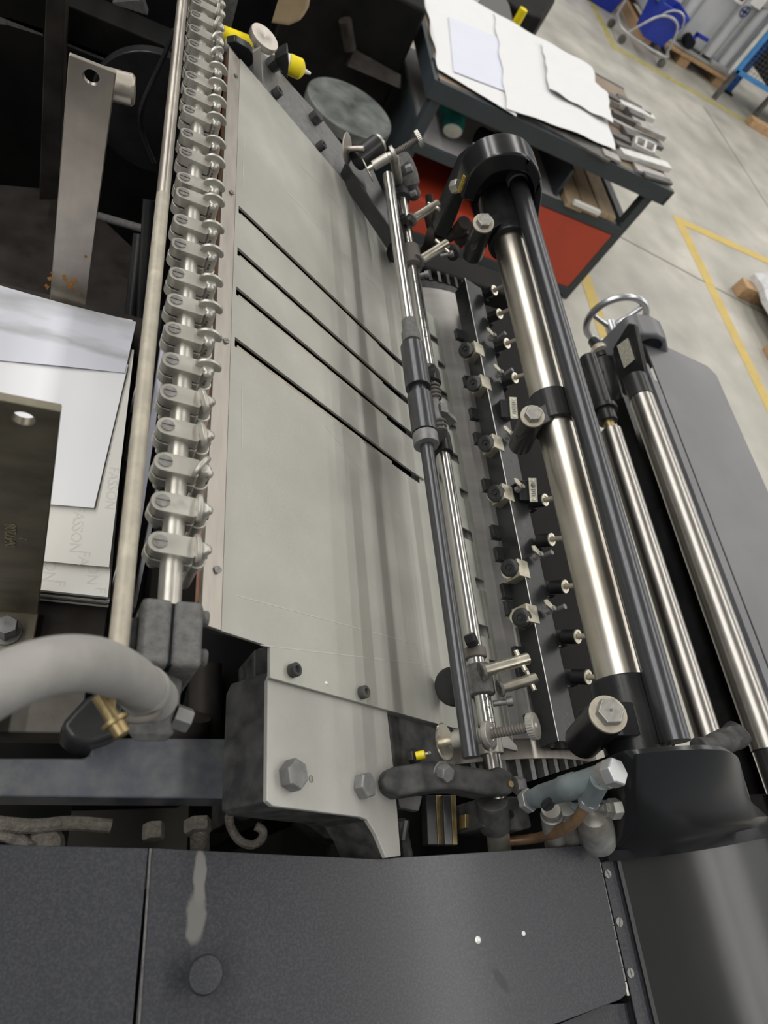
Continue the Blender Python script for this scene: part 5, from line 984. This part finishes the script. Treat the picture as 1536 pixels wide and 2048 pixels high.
# ================================================================ near bracket, slides and the oil block
nbk = thing('near_bracket', V(880, 1560, .64), 'black forked bracket with two hex bolts under the near knurled adjuster', 'bracket')
b = BM(); prism(b, [V(u, v, .600) for u, v in ((778, 1535), (800, 1530), (870, 1520), (920, 1528), (985, 1538), (1000, 1530), (1030, 1545), (1030, 1588), (975, 1590), (920, 1578), (890, 1578), (800, 1592), (772, 1582), (764, 1558))], (0, 0, -.030)); part('arm', b, 'blackdull', nbk, .005)
b = BM(); bolt(b, V(882, 1543, .603), Vector((.2, -.45, 1)), .0085, .010, .0105); part('hex_bolt', b, 'bolt', nbk, .0006)
b = BM(); hexa(b, V(1030, 1572, .615), (1, 0, .15), .0095, .010); part('hex_bolt', b, 'bolt', nbk, .0006)
b = BM(); lathe(b, V(1022, 1568, .598), UP, [(0, .0032), (.0006, .003), (.0006, 0)], 14); part('brass_plug', b, 'brass', nbk)
b = BM(); p = V(985, 1590, .62); prism(b, [V(u, v, .63) for u, v in ((968, 1592), (1052, 1592), (1066, 1655), (1040, 1662), (968, 1655))], (0, 0, -.06)); part('block', b, 'blackdull', nbk, .003)
b = BM(); cyl(b, V(985, 1600, .62), V(990, 1655, .64), .016, seg=28); part('boss', b, 'blackdull', nbk, .001)
b = BM(); lathe(b, V(1021, 1629, .629), UP, [(0, .004), (.0006, .004), (.0006, 0)], 18); part('bolt_hole', b, 'cloth', nbk); b = BM(); lathe(b, V(1006, 1628, .629), UP, [(0, .002), (.001, .0014), (.0012, 0)], 12); part('pin_head', b, 'barlight', nbk)
b = BM(); cyl(b, V(993, 1640, .65), V(1000, 1706, .69), .0125, seg=32); part('bright_peg', b, 'washer', nbk)
sl = thing('slide_rails', V(890, 1640, .72), 'dark and brass slide rails below the near bracket', 'slide')
for u0, u1, mt, d in ((852, 872, 'black', .655), (872, 886, 'brass', .668), (886, 902, 'shaft', .66), (902, 912, 'brass', .67)): b = BM(); prism(b, [V(u, v, d) for u, v in ((u0, 1590), (u1, 1590), (u1 + 4, 1690), (u0 + 4, 1690))], (0, 0, -.012)); part('rail', b, mt, sl, .0008)
b = BM(); prism(b, [V(u, v, .66) for u, v in ((930, 1628), (950, 1628), (952, 1656), (930, 1656))], (0, 0, -.012)); part('brass_shoe', b, 'brass', sl, .0008)
b = BM(); prism(b, [V(u, v, .655) for u, v in ((794, 1590), (845, 1592), (838, 1622), (800, 1615))], (0, 0, -.01)); part('grey_shoe', b, 'castgrey', sl, .001)
b = BM(); tube(b, [V(800, 1640, .69), V(815, 1712, .70)], .006, 10); tube(b, [V(812, 1640, .685), V(806, 1680, .69)], .004, 8); solo('slanted_link', b, 'bolt', 'narrow slanted grey link beside the foot of the side plate', 'link')
ol = thing('oil_distributor', V(1130, 1600, .72), 'blue-grey oil distributor with metering cylinders and a copper pipe, beside the rounded casting', 'oil distributor')
p, q = V(1066, 1598, .590), V(1207, 1552, .500); n = (q - p).normalized()
b = BM(); lathe(b, p, n, [(0, .009), (.012, .0108), (.040, .0108), (.042, .0120), (.058, .0120), (.060, .0108), ((q - p).length, .0108)], 28); part('manifold', b, 'bluegrey', ol, .0005)
b = BM(); hexa(b, p - n * .003, -n, .0115, .009); part('end_nut', b, 'galv', ol, .0006)
b = BM(); lathe(b, q, n, [(0, .0118), (.006, .0118)], 26); part('banjo_ring', b, 'canister', ol); b = BM(); hexa(b, q + n * .006, n, .0128, .012, None, .3); part('banjo_bolt', b, 'galv', ol, .0006)
for u, v in ((1098, 1602), (1154, 1586)): b = BM(); c = V(u, v, .560); dhead(b, c - Vector((0, .002, .003)), (-.1, -.7, .7), .0068, .002, .9, slot=.2); part('regulating_screw', b, 'black', ol)
for u, v, r, d in ((1097, 1620, .0115, .60), (1126, 1614, .0130, .60), (1154, 1608, .0115, .59)):
    p1 = V(u, v, d); b = BM(); lathe(b, p1 + UP * .004, V(u + 12, v + 88, d + .05) - p1, [(0, r * .85), (.008, r * .85), (.009, r), (.075, r), (.08, r * .8)], 26); part('metering_cylinder', b, 'canister' if u != 1154 else 'bluegrey', ol, .0005)
p1 = V(1186, 1628, .560); b = BM(); lathe(b, p1, V(1200, 1690, .61) - p1, [(0, .004), (.003, .012), (.012, .0165), (.025, .0175), (.058, .0175), (.062, .012)], 30); part('oil_cup', b, 'canister', ol)
pp = V(1200, 1562, .500); p2 = V(1180, 1598, .525); b = BM(); tube(b, [pp, p2], .0090, 20); part('pipe_elbow', b, 'bluegrey', ol); b = BM(); hexa(b, p2, p2 - pp, .0100, .009, None, .2); part('union_nut', b, 'galv', ol, .0006)
b = BM(); tube(b, smooth([p2, V(1172, 1612, .535), V(1150, 1642, .560), V(1120, 1662, .595), V(1075, 1676, .645), V(1020, 1682, .67)], 7), .0053, 16); part('copper_pipe', b, 'copper', ol)
b = BM(); tube(b, smooth([V(1166, 1625, .65), V(1160, 1650, .66), V(1164, 1695, .68)], 5), .0026, 8); part('thin_pipe', b, 'copper', ol)
b = BM(); cyl(b, V(1180, 1616, .545), V(1210, 1616, .53), .0035, seg=12); hexa(b, V(1207, 1617, .533), (1, 0, .2), .0075, .007); hexa(b, V(1220, 1618, .528), (1, 0, .2), .0095, .010); part('side_union', b, 'canister', ol, .0005)
# ================================================================ dark inside of the press and the feeder frame
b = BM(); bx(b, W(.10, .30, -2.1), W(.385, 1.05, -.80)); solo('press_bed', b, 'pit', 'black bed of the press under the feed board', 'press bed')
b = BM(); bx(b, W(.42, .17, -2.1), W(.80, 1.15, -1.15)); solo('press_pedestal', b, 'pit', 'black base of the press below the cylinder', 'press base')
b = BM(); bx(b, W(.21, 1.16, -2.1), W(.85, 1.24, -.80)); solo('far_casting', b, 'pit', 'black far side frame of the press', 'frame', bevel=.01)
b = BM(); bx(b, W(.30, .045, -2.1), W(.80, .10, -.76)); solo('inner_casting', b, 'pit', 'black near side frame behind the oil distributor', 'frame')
ff = thing('feeder_framework', W(-.3, 1.2, -1.9), 'black feeder frame with a grey edged crossbeam and an upright at the upper left', 'frame')
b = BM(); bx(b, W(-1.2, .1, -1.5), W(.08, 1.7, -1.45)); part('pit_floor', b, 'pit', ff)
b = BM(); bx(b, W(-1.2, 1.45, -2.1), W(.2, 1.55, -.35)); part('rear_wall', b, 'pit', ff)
b = BM(); bx(b, W(-.9, 1.20, -.66), W(.12, 1.26, -.60)); part('crossbeam', b, 'pit', ff, .004)
b = BM(); prism(b, [VY(u, v, 1.20) for u, v in ((-20, 32), (20, 36), (86, 58), (86, 72), (15, 50), (-20, 46))], (0, .02, 0)); prism(b, [VY(u, v, 1.20) for u, v in ((130, 78), (310, 145), (308, 162), (130, 90))], (0, .02, 0)); part('beam_edge', b, 'greyline' if False else 'castgrey', ff)
b = BM(); prism(b, [VY(u, v, 1.15) for u, v in ((92, -20), (132, -20), (118, 400), (78, 400))], (0, .04, 0)); part('upright', b, 'pitbrown', ff, .002)
b = BM(); lathe(b, VY(312, 235, 1.15), YD, [(0, .10), (.02, .10), (.02, .03), (.03, .03), (.03, 0)], 48); part('cam_disc', b, 'black', ff, .002)
b = BM(); tube(b, smooth([VY(350, 60, 1.12), VY(325, 120, 1.12), VY(285, 210, 1.12), VY(283, 260, 1.12), VY(308, 325, 1.12)], 5), .004, 8); part('black_cable', b, 'black', ff)
b = BM(); tube(b, [VY(190, 430, 1.1), VY(300, 462, 1.05)], .007, 12); part('cross_rod', b, 'castgrey', ff)
for u0, v0, u1, v1 in ((300, 400, 285, 640), (280, 470, 262, 640)): b = BM(); tube(b, [VY(u0, v0, 1.0), VY(u1, v1, .9)], .011, 12); part('upright_rod', b, 'black', ff)
b = BM(); prism(b, [V(u, v, .95) for u, v in ((-60, 365), (95, 378), (185, 420), (270, 500), (262, 640), (-60, 580))], (0, 0, -.02)); part('rear_deck', b, 'pitbrown', ff)
b = BM(); prism(b, [VY(u, v, 1.4) for u, v in ((225, 5), (285, 0), (295, 30), (225, 8))], (0, .02, 0)); part('grey_edge', b, 'castgrey', ff)
b = BM(); bx(b, W(.09, 1.30, -.66), W(.12, 1.34, -.30)); solo('dark_strut', b, 'castgrey', 'dark grey upright strut behind the far end of the suction bar', 'strut')
# ================================================================ light of the hall: rows of ceiling strip lamps and the sky-grey surroundings
def lamp(x, y, w, l, e, z=6.2, col=(1, .98, .94)):
    ld = bpy.data.lights.new('ceiling_strip', 'AREA'); ld.shape = 'RECTANGLE'; ld.size = w; ld.size_y = l; ld.energy = e; ld.color = col
    o = bpy.data.objects.new('ceiling_strip', ld); C.objects.link(o); o.location = (x, y, z)
for x, e in ((-4.6, 900), (-2.2, 480), (2.9, 480), (8.4, 560), (11.4, 560), (14.4, 480)): lamp(x, 6.0, .45, 18, e)
w = bpy.data.worlds.new('hall'); bpy.context.scene.world = w; w.use_nodes = True
w.node_tree.nodes['Background'].inputs['Color'].default_value = (.95, .975, 1.0, 1); w.node_tree.nodes['Background'].inputs['Strength'].default_value = .33
vs = bpy.context.scene.view_settings; vs.view_transform = 'Standard'; vs.look = 'None'; vs.gamma = 1; vs.use_curve_mapping = False; vs.exposure = -0.6
